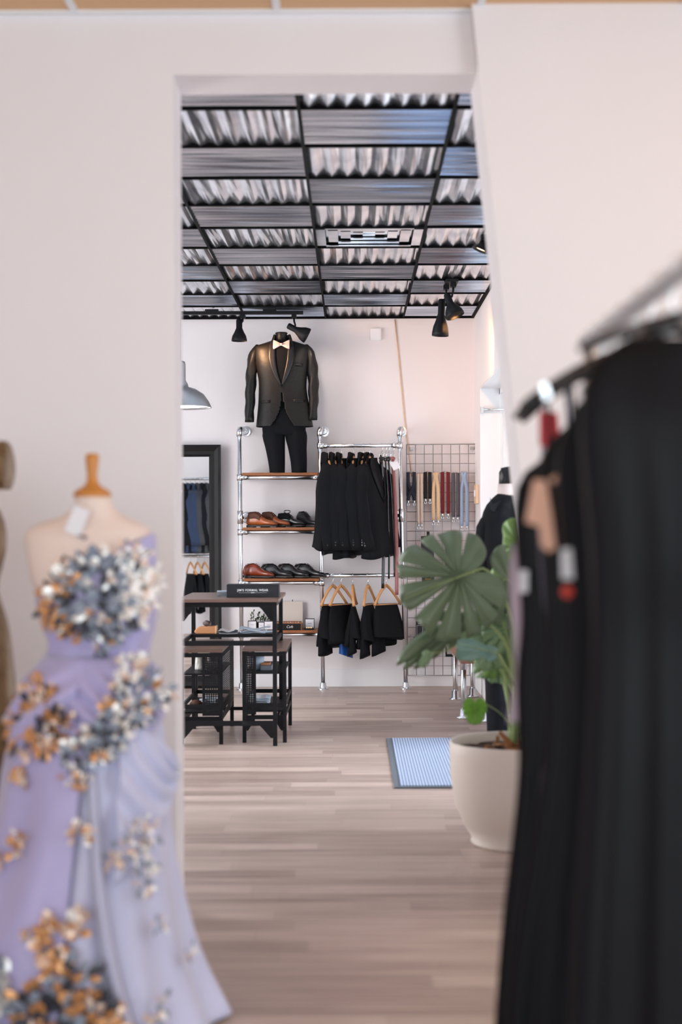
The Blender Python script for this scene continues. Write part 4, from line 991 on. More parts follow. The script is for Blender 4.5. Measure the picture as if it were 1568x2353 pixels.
for (nm_, colr, pa, pb, pt, pbm, lab) in SUSP:
    m_ = fabm(nm_+'_elastic', colr); Ys = YG-0.03
    t = thing('suspenders', lab, 'suspenders', P((pa+pb)/2, pt, Ys), 0, 'suspenders on the wire grid')
    A = [P(pa, pt, Ys), P(pb, pt, Ys)]; sw_ = 0.027 if nm_ != 'ivory' else 0.022; hh = A[0].z-P(pa, pbm, Ys).z
    zt0 = A[0].z; xa, xb = A[0].x+sw_/2, A[1].x-sw_/2
    for s, (xa_, xo) in enumerate(((xa, xb), (xb, xa))):
        for layer in range(2):
            bm = B(); rows_ = []
            for i in range(15):
                u = i/14; z = zt0+0.004*math.sin(PI*u)-hh*u*(1 if layer == 0 else 0.86)
                x = xa_
                if nm_ == 'navy': x = xa_+(xo-xa_)*(0.5-0.5*math.cos(PI*min(1, max(0, (u-0.35)/0.65)))) if layer == 0 else xa_
                if nm_ in ('cream', 'light_blue'): x = xa_+(xo-xa_)*0.42*math.exp(-((u-0.12)/0.12)**2)
                y = Ys-0.014*s*0.3-0.010*(1-layer)-0.004*math.sin(PI*u)
                rows_.append([Vector((x-sw_/2, y, z)), Vector((x, y-0.002, z)), Vector((x+sw_/2, y, z))])
            loft(bm, rows_, closed=False); obj('strap', bm, m_, t, True, solid=0.003)
        xe = xo if nm_ == 'navy' else xa_
        bm = B(); ze = zt0-hh; box(bm, xe-0.007, xe+0.007, Ys-0.018, Ys-0.012, ze-0.022, ze-0.0)
        tube(bm, [(xe-0.006, Ys-0.016, ze-0.02), (xe-0.009, Ys-0.018, ze-0.034), (xe, Ys-0.016, ze-0.04), (xe+0.009, Ys-0.018, ze-0.034), (xe+0.006, Ys-0.016, ze-0.02)], 0.0026, 5); obj('clip', bm, CHROME2, t, True)
    bm = B(); tube(bm, [(xa, YG-0.002, zt0+0.004), ((xa+xb)/2, Ys-0.016, zt0+0.005), (xb, YG-0.002, zt0+0.004)], 0.003, 5); obj('hook_bar', bm, CHROME2, t, True)
def pack(label, px0, px1, py0, py1, n=2, word=None, wcol=None, accent=None, dots=False, hook=True, name='accessory_pack', Ys=YG-0.07, frame=False, wsize=0.02):
    a, b = P(px0, py0, Ys), P(px1, py1, Ys)
    t = thing(name, label, 'packet', Vector(((a.x+b.x)/2, Ys, b.z)), 0, 'packets on the wire grid')
    for k in range(n):
        bm = B(); box(bm, a.x+0.006*k, b.x+0.006*k, Ys+0.014*k, Ys+0.014*k+0.010, b.z+0.002*k, a.z); obj('card_pack', bm, mat('pack_black', (0.014, 0.014, 0.02, 1), 0.5), t, bev=0.001)
    if hook:
        cx = (a.x+b.x)/2+0.01
        bm = B(); box(bm, cx-0.011, cx+0.011, Ys-0.001, Ys+0.004, a.z-0.002, a.z+0.035); tube(bm, [(cx, YG-0.006, a.z+0.022), (cx, Ys-0.012, a.z+0.020)], 0.003, 6); obj('hang_tab', bm, BLACKP, t)
    if word: text('lettering', word, wsize, ((a.x+b.x)/2, Ys-0.0012, a.z-0.016), wcol, t, shear=0.35)
    if accent:
        bm = B(); box(bm, a.x+0.004, b.x-0.004, Ys-0.0012, Ys-0.0004, b.z+0.010, b.z+0.016); obj('gold_band', bm, accent, t)
    if dots:
        bm = B()
        for k in range(3): lathe(bm, [(0.001, -0.003), (0.010, -0.002), (0.011, 0)], (b.x-0.018, Ys, a.z-0.045-0.055*k), 12, axis='Y')
        obj_split('round_stud', bm, CHROME2, t, smooth=True)
    if frame:
        bm = B(); w_ = 0.0015; x0_, x1_, z0_, z1_ = a.x+0.008, b.x-0.012, b.z+0.02, a.z-0.03
        for (p0, p1, q0, q1) in ((x0_, x1_, z0_, z0_+w_), (x0_, x1_, z1_-w_, z1_), (x0_, x0_+w_, z0_, z1_), (x1_-w_, x1_, z0_, z1_)): box(bm, p0, p1, Ys-0.0012, Ys-0.0002, q0, q1)
        tube(bm, [((x0_+x1_)/2-0.005, Ys-0.001, z0_+0.01), ((x0_+x1_)/2+0.004, Ys-0.001, (z0_+z1_)/2), ((x0_+x1_)/2+0.008, Ys-0.001, z1_-0.012)], 0.0012, 5); obj('printed_frame', bm, WHITETXT, t)
    return t
pack('black packet with yellow script, topmost of the left column on the wire grid', 968, 995, 1232, 1302, 3, 'Royal', GOLDTXT)
pack('black packet with yellow script above the plant leaf, lower in the left column', 970, 997, 1326, 1346, 2, 'Royal', GOLDTXT, GOLDTXT)
pack('black packet with gold script and round silver studs, right of the left column', 1024, 1052, 1234, 1300, 1, 'Royal', GOLDTXT, None, True)
pack('tall black box with white script and a white outline, above the lower leaf', 956, 985, 1428, 1505, 4, 'Suspenders', WHITETXT, frame=True, wsize=0.014)
lm = B(); q = P(960, 1420, YG-0.072); lathe(lm, [(0.001, -0.002), (0.009, -0.0015), (0.009, 0)], q, 14, axis='Y'); tag(obj('lime_sticker', lm, mat('lime_green', srgb(196, 210, 60), 0.5)), 'round lime green sticker at the top corner of the tall black box', 'sticker')
pack('dark packet behind the hanging leaves at the back of the bench', 1024, 1056, 1420, 1464, 2)
a, b = P(1024, 1462, YG-0.03), P(1056, 1509, YG-0.03)
t = thing('framed_card', 'black-edged grey card hanging low on the grid behind the bench', 'card', Vector((a.x, YG-0.03, b.z)))
bm = B(); box(bm, a.x, b.x, YG-0.03, YG-0.02, b.z, a.z); obj('card_backing', bm, BLACKP, t)
bm = B(); box(bm, a.x+0.012, b.x-0.012, YG-0.0312, YG-0.0302, b.z+0.02, a.z-0.012); obj('card_face', bm, mat('grey_card', srgb(150, 140, 138), 0.6), t)
# ================================================================ BENCH
bx0, bx1, by0, by1, bz = 0.688, 0.93, 9.7, 11.5, 0.415
bn = thing('bench', 'low reddish wood bench on galvanised pipe legs under the window', 'bench', ((bx0+bx1)/2, (by0+by1)/2, 0))
bm = B(); box(bm, bx0, bx1, by0, by1, bz-0.045, bz); obj('bench_top', bm, BENCHW, bn, bev=0.004)
for px, Yl in ((1047, 10.95), (1066, 9.88), (1087, 11.12), (1122, 9.72)):
    p = P(px, 1600, Yl); bm = B(); tube(bm, [(p.x, Yl, 0.002), (p.x, Yl, bz-0.0455)], 0.0175, 14)
    lathe(bm, [(0.001, 0.0), (0.046, 0.0), (0.046, 0.008), (0.027, 0.016), (0.025, 0.06), (0.018, 0.062)], (p.x, Yl, 0)); lathe(bm, [(0.018, bz-0.10), (0.023, bz-0.095), (0.023, bz-0.055), (0.03, bz-0.05), (0.03, bz-0.046)], (p.x, Yl, 0)); obj('leg', bm, CHROME, bn, True)
# ================================================================ SUITED FORM BY THE WINDOW
Yq = 7.75
m0 = P(1182, 1300, Yq)
ms = thing('suited_mannequin', 'black suit with pale shirt collar on a form behind the plant by the window', 'suit display', (m0.x, Yq, 0))
qx = lambda px: P(px, 1300, Yq).x
qz = lambda py: P(1180, py, Yq).z
kk = [(-qz(p), qx(c), w_*Yq/F, d_) for p, c, w_, d_ in ((1128, 1182, 30, 0.05), (1140, 1182, 45, 0.08), (1165, 1182, 66, 0.10), (1200, 1180, 74, 0.12), (1270, 1180, 76, 0.14), (1370, 1180, 60, 0.12), (1480, 1182, 64, 0.13), (1530, 1184, 66, 0.13))]
bm = B(); rg = []
for i in range(26):
    z = -(kk[0][0]+(kk[-1][0]-kk[0][0])*i/25); cx, hw, hd = K(kk, -z); rg.append(sring(cx, Yq, z, hw, hd, 36, 2.3))
loft(bm, rg); obj('jacket_body', bm, BLKFAB, ms, True)
bm = B(); loft(bm, [sring(m0.x, Yq, qz(1155), 0.095, 0.085, 24, 2), sring(m0.x-0.01, Yq, qz(1135), 0.075, 0.07, 24, 2), sring(m0.x-0.02, Yq, qz(1112), 0.06, 0.058, 24, 2)], True, True); obj('shirt_collar', bm, mat('pale_shirt', srgb(206, 190, 186), 0.7), ms, True)
bm = B(); loft(bm, [sring(m0.x-0.02, Yq, qz(1118), 0.057, 0.055, 24, 2), sring(m0.x-0.02, Yq, qz(1085), 0.055, 0.053, 24, 2), sring(m0.x-0.02, Yq, qz(1078), 0.045, 0.043, 24, 2)]); obj('form_neck', bm, BLACKP, ms, True)
for pts in (((1124, 1147), (1131, 1160), (1150, 1148), (1134, 1168), (1122, 1176)),):
    bm = B(); prism(bm, [(qx(p), qz(q)) for p, q in ((1124, 1144), (1130, 1158), (1150, 1150), (1134, 1176), (1126, 1172))], Yq-0.09, Yq-0.08); obj('lapel', bm, BLKSAT, ms)
bm = B(); prism(bm, [(qx(p), qz(q)) for p, q in ((1150, 1076), (1172, 1072), (1180, 1100), (1150, 1112), (1158, 1096))], Yq-0.05, Yq-0.04); obj('bow_tie', bm, BLKSAT, ms)
for s in (-1, 1):
    bm = B(); rg = []
    for i in range(18):
        u = i/17; g_ = min(1, (u/0.22))**0.5; cx = qx(1182+s*(52*g_+4+16*math.sin(PI*min(1, u*0.8)))); z = qz(1142+290*u); rg.append(sring(cx, Yq-0.03*u, z, (0.052-0.012*u)*(0.25+0.75*g_), (0.065-0.015*u)*(0.3+0.7*g_), 18, 2.1))
    loft(bm, rg); obj('sleeve', bm, BLKFAB, ms, True)
    bm = B(); rg = []
    for i in range(16):
        u = i/15; rg.append(sring(m0.x+s*0.075, Yq, qz(1520)+(0.02-qz(1520))*u, 0.08-0.02*u, 0.10-0.03*u, 20, 2.2))
    loft(bm, rg); obj('trouser_leg', bm, BLKFAB, ms, True)
bm = B(); lathe(bm, [(0.001, 0.0), (0.17, 0.0), (0.17, 0.012), (0.001, 0.014)], (m0.x, Yq, 0.001), 32); obj('base_plate', bm, BLACKM, ms)
# ================================================================ MONSTERA IN A WHITE POT
YPt = 6.0
def leafm(nm_, c1, c2):
    return mat(nm_, c1, 0.34, noise=0.3, nscale=6, spec=0.5)
MON = [leafm('monstera_deep', srgb(100, 118, 90), 0), leafm('monstera_mid', srgb(132, 162, 122), 0), leafm('monstera_light', srgb(122, 158, 84), 0)]
VEIN = mat('pale_midrib', srgb(142, 162, 104), 0.5)
MON2 = leafm('bright_green_leaf', srgb(96, 148, 40), 0)
MON3 = leafm('blue_green_leaf', srgb(108, 142, 130), 0)
pc = P(1192, 1700, YPt); PR = 0.272
pot = thing('potted_monstera', 'large monstera with split leaves in a tapered cream pot', 'plant', (pc.x, YPt, 0))
PH = 0.405
bm = B(); lathe(bm, [(0.001, 0.0), (0.185, 0.0), (0.19, 0.012), (0.182, 0.02), (0.215, 0.075), (0.25, 0.16), (0.268, 0.26), (0.272, 0.36), (0.272, PH-0.004), (0.268, PH), (0.262, PH-0.003), (0.262, PH-0.06)], (pc.x, YPt, 0.0005), 64)
obj('pot', bm, mat('cream_ceramic', srgb(214, 202, 192), 0.55, noise=0.03), pot, True)
bm = B(); rg = []
for q in range(9):
    r_ = 0.262*(q+0.02)/8; rg.append([Vector((pc.x+r_*math.cos(2*PI*k/36), YPt+r_*math.sin(2*PI*k/36), PH-0.045+0.012*math.sin(k*1.9+q)*math.sin(q*2.1)+0.02*(1-q/8))) for k in range(36)])
loft(bm, rg, True, False); obj('soil', bm, mat('dark_soil', srgb(64, 42, 34), 0.95, noise=0.6, nscale=60, bump=1.0, bscale=60), pot, True)
bm = B(); rr_ = random.Random(5)
for k in range(16):
    a = rr_.uniform(0, 6.28); r_ = rr_.uniform(0.03, 0.2); c = Vector((pc.x-0.02+r_*math.cos(a), YPt+r_*math.sin(a)*0.9, PH-0.03)); d_ = Vector((rr_.uniform(-1, 1), rr_.uniform(-1, 1), 0.3))*0.05
    tube(bm, [c-d_, c+Vector((0, 0, 0.02)), c+d_*Vector((1, 1, 0)).length*0.6], [0.006, 0.008, 0.003], 6)
for k, (dx, hh) in enumerate(((-0.01, 0.13), (0.03, 0.17), (0.07, 0.12), (-0.05, 0.09))):
    c = Vector((pc.x+dx, YPt-0.02*k, PH-0.05)); tube(bm, [c, c+Vector((0.01, 0.01, hh*0.5)), c+Vector((0.03-0.02*k, 0, hh))], [0.017, 0.014, 0.008], 8)
obj_split('woody_root', bm, mat('orange_brown_root', srgb(142, 92, 50), 0.7, noise=0.4, nscale=30, bump=0.6), pot, smooth=True)
def monstera(A, T, N, L, Wd, m, lobes=5, droop=0.25, notch=0.62, curl=0.10, seed=0, hub=0.18, parent=pot, whole=False):
    """A petiole end, T tip direction, N normal of the blade, L length, Wd half width"""
    A, T, N = Vector(A), Vector(T).normalized(), Vector(N); N = (N-T*N.dot(T)).normalized(); S = T.cross(N)
    rd = random.Random(seed); phs = [rd.uniform(-0.08, 0.08) for _ in range(40)]
    hubp = hub*L; nt_ = 240; ns = 10; rows_ = []
    back = 0.26
    def outline(th):
        # th measured from tip direction at the hub, heart-shaped outline
        ct, st = math.cos(th), abs(math.sin(th))
        a = abs(th)
        r = K([(0, L-hubp), (0.35, (L-hubp)*0.93), (0.8, Wd*1.12), (1.3, Wd*1.04), (1.8, Wd*0.98), (2.35, Wd*0.92), (2.75, Wd*0.72), (3.0, Wd*0.45), (3.1415, Wd*0.12)], a)[0]
        if whole: return r
        s = 1 if th > 0 else -1
        ctr = [0.34, 0.78, 1.22, 1.68, 2.15][:lobes]
        f = 0
        for q, c_ in enumerate(ctr):
            c2 = c_+phs[q+(10 if s > 0 else 20)]; wq = 0.028+0.010*math.sin(q*3+seed)
            f = max(f, math.exp(-((a-c2)/wq)**4)*(notch+0.15*math.sin(q*2.3+seed*1.7+s)))
        return r*(1-f)
    for j in range(ns+1):
        row = []
        for i in range(nt_):
            th = -PI+2*PI*(i+0.5)/nt_; r = outline(th)*(j/ns if j else 0.004)
            x = hubp+r*math.cos(th); y = r*math.sin(th)
            rr2 = math.sqrt(x*x+y*y)/L
            z = -droop*L*(max(0, x/L)**2)-curl*L*(abs(y)/Wd)**2-0.045*L*math.cos((abs(th)-0.34)*2*PI/0.45)*rr2-0.10*L*max(0, rr2-0.45)**1.5*2
            row.append(A+T*x+S*y+N*z)
        rows_.append(row)
    bm = B(); loft(bm, rows_, False, False)
    o = obj('leaf', bm, m, parent, True, solid=0.0015)
    bm = B(); pts = []
    for k in range(10):
        x = L*0.96*k/9; pts.append(A+T*x+N*(-droop*L*(x/L)**2+0.003)+Vector((0, -0.0, 0)))
    tube(bm, pts, [0.006*(1-0.8*k/9)*L/0.4 for k in range(10)], 6)
    obj('midrib', bm, VEIN, o, True)
    return o
def petiole(A, end_dir, base=None, r=0.006, m=None, sag=0.12):
    A = Vector(A); b0 = base or Vector((pc.x+rnd.uniform(-0.03, 0.05), YPt+rnd.uniform(-0.04, 0.04), PH-0.03)); 
    c1 = b0+Vector((0, 0, (A.z-b0.z)*0.6)); c2 = A-Vector(end_dir).normalized()*sag
    pts = []
    for k in range(15):
        u = k/14; pts.append((1-u)**3*b0+3*(1-u)**2*u*c1+3*(1-u)*u*u*c2+u**3*A)
    bm = B(); tube(bm, pts, [r*(1.3-0.5*k/14) for k in range(15)], 8); obj('petiole', bm, m or VEIN, pot, True)
def LF(ax, ay, ya, tx, ty, yt, N, Wd, m, seed, **k):
    A = P(ax, ay, ya); Tp = P(tx, ty, yt); monstera(A, Tp-A, N, (Tp-A).length, Wd, m, seed=seed, **k); return A
A = LF(1110, 1306, 5.78, 926, 1372, 5.70, (0.15, -1, 0.45), 0.215, MON[0], 1, hub=0.30, notch=0.66, curl=0.16, droop=0.12); petiole(A, (-0.6, -0.3, 0.2), sag=0.1)
A = LF(1160, 1330, 5.95, 1290, 1400, 5.9, (-0.3, -1, 0.5), 0.17, MON[0], 2, notch=0.6, hub=0.1); petiole(A, (0.3, 0, 0.5))
A = P(1092, 1425, 5.85); bm = B()   # drooping leaf seen almost edge-on, split into narrow fingers
for (mx_, my_, ex_, ey_, wd_, yy_) in ((990, 1430, 912, 1526, 0.026, 5.72), (985, 1448, 928, 1536, 0.024, 5.76), (1010, 1462, 952, 1534, 0.022, 5.80), (1020, 1450, 992, 1512, 0.020, 5.84), (1045, 1430, 1032, 1492, 0.018, 5.88), (1060, 1400, 985, 1418, 0.022, 5.9)):
    m1, e1 = P(mx_, my_, (5.85+yy_)/2), P(ex_, ey_, yy_); rws = []
    for i in range(15):
        u = i/14; c = (1-u)**2*A+2*(1-u)*u*m1+u*u*e1; tg_ = (2*(1-u)*(m1-A)+2*u*(e1-m1)).normalized(); s_ = tg_.cross(Vector((0.1, -1, 0.55))).normalized()
        ww = wd_*(0.55+0.9*u)*(1-u**5)**0.6+0.0008
        rws.append([c-s_*ww+Vector((0, 0.010, -0.006)), c+Vector((0, -0.004, 0.004)), c+s_*ww+Vector((0, 0.012, -0.008))])
    loft(bm, rws, closed=False)
obj('leaf', bm, MON[0], pot, True, solid=0.0015); petiole(A, (-0.6, 0, 0.1), sag=0.15)
A = LF(1140, 1420, 6.05, 1118, 1530, 5.96, (0.1, -1, 0.3), 0.125, MON[1], 4, notch=0.6, hub=0.3, curl=0.15); petiole(A, (0, 0, 1))
A = LF(1146, 1502, 5.62, 1052, 1478, 5.60, (0.1, -0.9, 0.5), 0.034, MON3, 5, whole=True, curl=0.1, droop=0.05); petiole(A, (-0.3, 0, 0.6))
A = LF(1150, 1505, 6.15, 1130, 1562, 6.1, (-0.1, -1, 0.4), 0.09, MON[1], 6, notch=0.5, hub=0.3); petiole(A, (0, 0, 1))
A = LF(1195, 1262, 6.1, 1172, 1192, 6.1, (-0.2, -1, 0.1), 0.06, MON[2], 7, whole=True, curl=0.2); petiole(A, (0, 0, 1))
A = LF(1185, 1360, 6.25, 1225, 1250, 6.25, (-0.3, -1, 0.2), 0.13, MON[2], 8, notch=0.5); petiole(A, (0, 0, 1))
A = LF(1092, 1606, 5.8, 1092, 1664, 5.76, (0, -1, 0.1), 0.046, MON2, 9, whole=True, curl=0.05, droop=0.03, hub=0.28); petiole(A, (-0.6, 0, 0.3), sag=0.08, r=0.002)
A = LF(1190, 1440, 6.1, 1240, 1560, 6.0, (-0.2, -1, 0.3), 0.15, MON[1], 10, notch=0.6); petiole(A, (0, 0, 1))
A = LF(1165, 1410, 6.0, 1185, 1500, 5.95, (-0.1, -1, 0.5), 0.11, MON[1], 14, notch=0.55, hub=0.3); petiole(A, (0, 0, 1))
A = LF(1075, 1418, 6.1, 1030, 1462, 6.05, (0.0, -0.8, 0.8), 0.06, MON[2], 15, whole=True, curl=0.3); petiole(A, (-0.3, 0, 1))
A = LF(1150, 1450, 6.1, 1135, 1555, 6.05, (0.2, -1, 0.4), 0.09, MON[2], 16, notch=0.45, hub=0.3, curl=0.3); petiole(A, (0, 0, 1))
A = LF(990, 1498, 5.74, 974, 1536, 5.74, (0.3, -1, 0.1), 0.022, MON[1], 12, whole=True, curl=0.3); petiole(A, (-0.5, 0, 0.2), base=P(1080, 1440, 5.84), r=0.0025, sag=0.05)
# ================================================================ LAVENDER GOWN ON A DRESS FORM
YDM = 3.85
PD = F/YDM
dx_ = lambda px, py=1500: P(px, py, YDM).x
dz_ = lambda py: P(200, py, YDM).z
c0x = dx_(215)
form = thing('dress_form', 'cream dress form with an orange turned wood neck cap, in the lavender gown', 'dress form', (c0x, YDM, 0))
fk = [(-dz_(p), dx_(c), w_/PD, d_) for p, c, w_, d_ in ((1142, 216, 42, 0.05), (1165, 217, 46, 0.052), (1190, 214, 78, 0.056), (1203, 208, 118, 0.062), (1222, 204, 143, 0.075), (1260, 205, 144, 0.09), (1330, 212, 138, 0.115), (1380, 224, 131, 0.12), (1440, 228, 117, 0.105), (1500, 226, 104, 0.095), (1560, 222, 126, 0.11), (1640, 218, 150, 0.125), (1720, 218, 158, 0.13))]
def body_rings(z0, z1, n, off=0.0, seg=64):
    out = []
    for i in range(n):
        z = z0+(z1-z0)*i/(n-1); cx, hw, hd = K(fk, -z); out.append(sring(cx, YDM, z, hw+off, hd+off, seg, 2.1))
    return out
bm = B(); loft(bm, body_rings(dz_(1142), dz_(1720), 50)); obj('torso', bm, SKINM, form, True)
zt = dz_(1142)
bm = B(); lathe(bm, [(0.001, -0.002), (0.046, -0.001), (0.048, 0.008), (0.040, 0.018), (0.024, 0.026), (0.015, 0.036), (0.013, 0.055), (0.0165, 0.085), (0.018, 0.104), (0.014, 0.109), (0.001, 0.111)], (dx_(214), YDM, zt), 32); obj('neck_cap', bm, ORWOOD, form, True)
bm = B(); tube(bm, [(c0x, YDM, 0.03), (c0x, YDM, dz_(1715))], 0.016); lathe(bm, [(0.001, 0.0), (0.2, 0.0), (0.19, 0.02), (0.03, 0.05)], (c0x, YDM, 0.001)); obj('stand', bm, ORWOOD, form, True)
# the gown
def lav(nm_, c, tr=0):
    m = mat(nm_, c, 0.5, noise=0.12, nscale=5, sheen=0.5, bump=0.1, bscale=30)
    return m
LAV = lav('lavender_organza', srgb(176, 170, 216)); LAV2 = lav('pale_lavender_tulle', srgb(198, 200, 230))
gown = thing('lavender_gown', 'one-shoulder lavender ball gown with metallic flowers on the cream dress form', 'dress', (c0x, YDM, 0))
seg = 96; zw = dz_(1505)
def topz(x, front):
    # neckline falls from the right shoulder to the left armpit
    xl, xr = dx_(96), dx_(346); u = max(0, min(1, (x-xl)/(xr-xl)))
    return dz_(1378)+(dz_(1226 if front else 1240)-dz_(1378))*u**0.85
rows_ = []
for j in range(28):
    row = []
    for i in range(seg):
        a = 2*PI*i/seg; probe = K(fk, -dz_(1330)); x = probe[0]+(probe[1])*math.cos(a)
        for _ in range(3):
            tz = topz(x, math.sin(a) < 0); cx, hw, hd = K(fk, -tz); ca = math.cos(a); x = cx+hw*math.copysign(abs(ca)**(2/2.1), ca)
        z = tz+(zw-tz)*j/27; cx, hw, hd = K(fk, -z); off = 0.010+0.004*math.sin(a*9+j*0.3)*(j/27)
        ca, sa = math.cos(a), math.sin(a); row.append(Vector((cx+(hw+off)*math.copysign(abs(ca)**(2/2.1), ca), YDM+(hd+off)*math.copysign(abs(sa)**(2/2.1), sa), z)))
    rows_.append(row)
bm = B(); loft(bm, rows_, False, False); obj('bodice', bm, LAV, gown, True, solid=0.003)
sk = [(-dz_(p), dx_(c), w_/PD, d_) for p, c, w_, d_ in ((1500, 226, 106, 0.10), (1540, 222, 124, 0.125), (1600, 218, 142, 0.15), (1680, 216, 158, 0.18), (1760, 210, 172, 0.21), (1900, 200, 186, 0.25), (2050, 186, 222, 0.30), (2200, 176, 268, 0.35), (2353, 165, 340, 0.40), (2500, 165, 390, 0.42))]
def skp(a, z, off=0.0, nf=13, amp=0.05, ph=0.0):
    cx, hw, hd = K(sk, -z); t = max(0, min(1, (dz_(1500)-z)/1.0))
    f = 1+amp*t*(math.sin(nf*a+ph+2*z)+0.5*math.sin(nf*0.43*2*a+1+z*3))*1.3
    ca, sa = math.cos(a), math.sin(a)
    return Vector((cx+(hw*f+off)*ca, YDM+(hd*f+off)*sa, z))
rows_ = []; SG = 200; zb0 = dz_(1498); 
for j in range(60):
    z = zb0+(0.012-zb0)*j/59; rows_.append([skp(2*PI*i/SG, z) for i in range(SG)])
bm = B(); loft(bm, rows_, False, False); obj('skirt', bm, LAV2, gown, True, solid=0.003)
# draped overskirt: bustled left hip, diagonal folds to the right hip
def drape(name, a0, a1, zt_fn, zb_fn, off, m, nf=9, amp=0.06, n=40, puff=0.0, skew=0.0):
    rows_ = []
    for j in range(24):
        v = j/23; row = []
        for i in range(n+1):
            u = i/n; a = a0+(a1-a0)*u; z = zt_fn(u)+(zb_fn(u)-zt_fn(u))*v
            pf = puff*math.sin(PI*v)**0.8*math.sin(PI*min(1, max(0, u)))**0.6
            o_ = off+pf+amp*0.5*math.sin(nf*(v+skew*u)*PI)*math.sin(PI*v)
            row.append(skp(a, z, o_, amp=0.02))
        rows_.append(row)
    bm = B(); loft(bm, rows_, closed=False); return obj(name, bm, m, gown, True, solid=0.003)
zz = dz_
drape('hip_drape', R(-178), R(-95), lambda u: zz(1502), lambda u: zz(1760-60*u), 0.012, LAV, 6, 0.02, puff=0.045, skew=0.8)
drape('hip_drape', R(-110), R(-2), lambda u: zz(1500+15*u), lambda u: zz(1760-120*u), 0.012, LAV, 9, 0.028, puff=0.012, skew=-1.2)
drape('overskirt', R(-185), R(-86), lambda u: zz(1690-20*u), lambda u: zz(2600), 0.03, LAV, 3, 0.02, n=70, skew=1.5)
drape('overskirt', R(-62), R(10), lambda u: zz(1620+130*u), lambda u: zz(1980-190*u), 0.020, LAV2, 7, 0.03, skew=-1.0)
# raised fold edge running down the front
bm = B(); rows_ = []
for j in range(40):
    v = j/39; z = zz(1740)+(zz(2420)-zz(1740))*v; a = R(-84)+R(28)*v**0.9
    p0 = skp(a, z, 0.012); p1 = skp(a+0.05, z, 0.045+0.02*v); p2 = skp(a+0.12, z, 0.01); rows_.append([p0, p1, p2])
loft(bm, rows_, closed=False); obj('fold_edge', bm, LAV2, gown, True, solid=0.003)
# metallic flowers
SIL = mat('silver_sequin', (0.88, 0.87, 0.86, 1), 0.3, 0.35); COP = mat('copper_sequin', (0.66, 0.34, 0.15, 1), 0.35, 0.5); SLA = mat('slate_petal', (0.05, 0.055, 0.075, 1), 0.5, 0.2); BLG = mat('blue_grey_petal', (0.26, 0.31, 0.40, 1), 0.5, 0.1); ROS = mat('blush_sequin', (0.8, 0.62, 0.52, 1), 0.4, 0.5)
def surf_at(px, py):
    """point and outward normal on the gown front at a place given on the form"""
    z = zz(py); x = dx_(px, py)
    if py < 1500: cx, hw, hd = K(fk, -z); hw += 0.012; hd += 0.012
    else: cx, hw, hd = K(sk, -z); hw += 0.035; hd += 0.035
    u = max(-0.97, min(0.97, (x-cx)/hw)); y = YDM-hd*math.sqrt(1-u*u)
    n = Vector((u/hw*hd, -math.sqrt(1-u*u), 0.12)).normalized(); return Vector((cx+u*hw, y, z)), n
def flower(px, py, rpx, npet, mats, seed, a0=0, a1=360, size=0.035, lift=0.010):
    rd = random.Random(seed); groups = {}
    for k in range(npet):
        a = R(rd.uniform(a0, a1)); rr2 = rpx*rd.uniform(0.0, 1)**0.8; q, n = surf_at(px+rr2*math.cos(a), py-rr2*math.sin(a))
        d = Vector((math.cos(a), 0, math.sin(a))); d = (d-n*d.dot(n)).normalized(); s = d.cross(n)
        L = size*rd.uniform(0.45, 1.0); w_ = L*rd.uniform(0.22, 0.42); tl = rd.uniform(-0.15, 0.75); q = q+n*(lift*rd.uniform(0.3, 1.4))
        dd = (d+n*tl).normalized()
        mi = mats[min(len(mats)-1, int(rd.random()*len(mats)))]
        bm = groups.setdefault(mi.name, (B(), mi))[0]
        sd = s+n*rd.uniform(-0.5, 0.5); sd.normalize()
        pts = [q, q+dd*L*0.35+sd*w_, q+dd*L*0.75+sd*w_*0.8, q+dd*L, q+dd*L*0.75-sd*w_*0.8, q+dd*L*0.35-sd*w_]
        c = bm.verts.new(q+dd*L*0.5+n*0.004); vv = [bm.verts.new(p) for p in pts]
        for i in range(6): bm.faces.new((c, vv[i], vv[(i+1) % 6]))
    return groups
def put_flower(*a, **k):
    g = flower(*a, **k); first = None
    for nm_, (bm, m_) in g.items():
        o = obj('metallic_flower' if first is None else 'petals', bm, m_, first or gown); o['kind'] = 'stuff'
        first = first or o
put_flower(245, 1372, 92, 190, [SLA, BLG, BLG, SLA, BLG, SIL], 1, size=0.042)
put_flower(300, 1345, 62, 170, [SIL, SIL, ROS, SIL, SIL], 2, size=0.036, a0=-110, a1=110)
put_flower(170, 1385, 56, 110, [COP, COP, SLA, COP], 3, size=0.034, a0=60, a1=300)
put_flower(235, 1450, 42, 50, [SIL, BLG, SLA, COP], 4, size=0.03)
put_flower(180, 1320, 30, 26, [COP, ROS, SLA], 5, size=0.028)
put_flower(300, 1292, 46, 44, [BLG, SIL, ROS], 21, size=0.03)
put_flower(312, 1530, 26, 48, [SIL, SIL, ROS], 6, size=0.030); put_flower(292, 1585, 18, 20, [SIL, ROS], 22, size=0.026)
put_flower(112, 1640, 66, 150, [SLA, SLA, COP, ROS, COP], 7, size=0.042); put_flower(120, 1596, 40, 46, [COP, ROS], 8, size=0.034, a0=20, a1=170)
put_flower(90, 1730, 24, 20, [ROS, COP, SIL], 9, size=0.045, a0=230, a1=310); put_flower(180, 1655, 30, 26, [ROS, SIL, COP], 10, size=0.03)
for k in range(6): put_flower(232+24*k, 1706-26*k, 40, 40, [SLA, BLG, SIL, BLG, COP] if k % 2 else [BLG, SIL, SLA], 11+k, size=0.038)
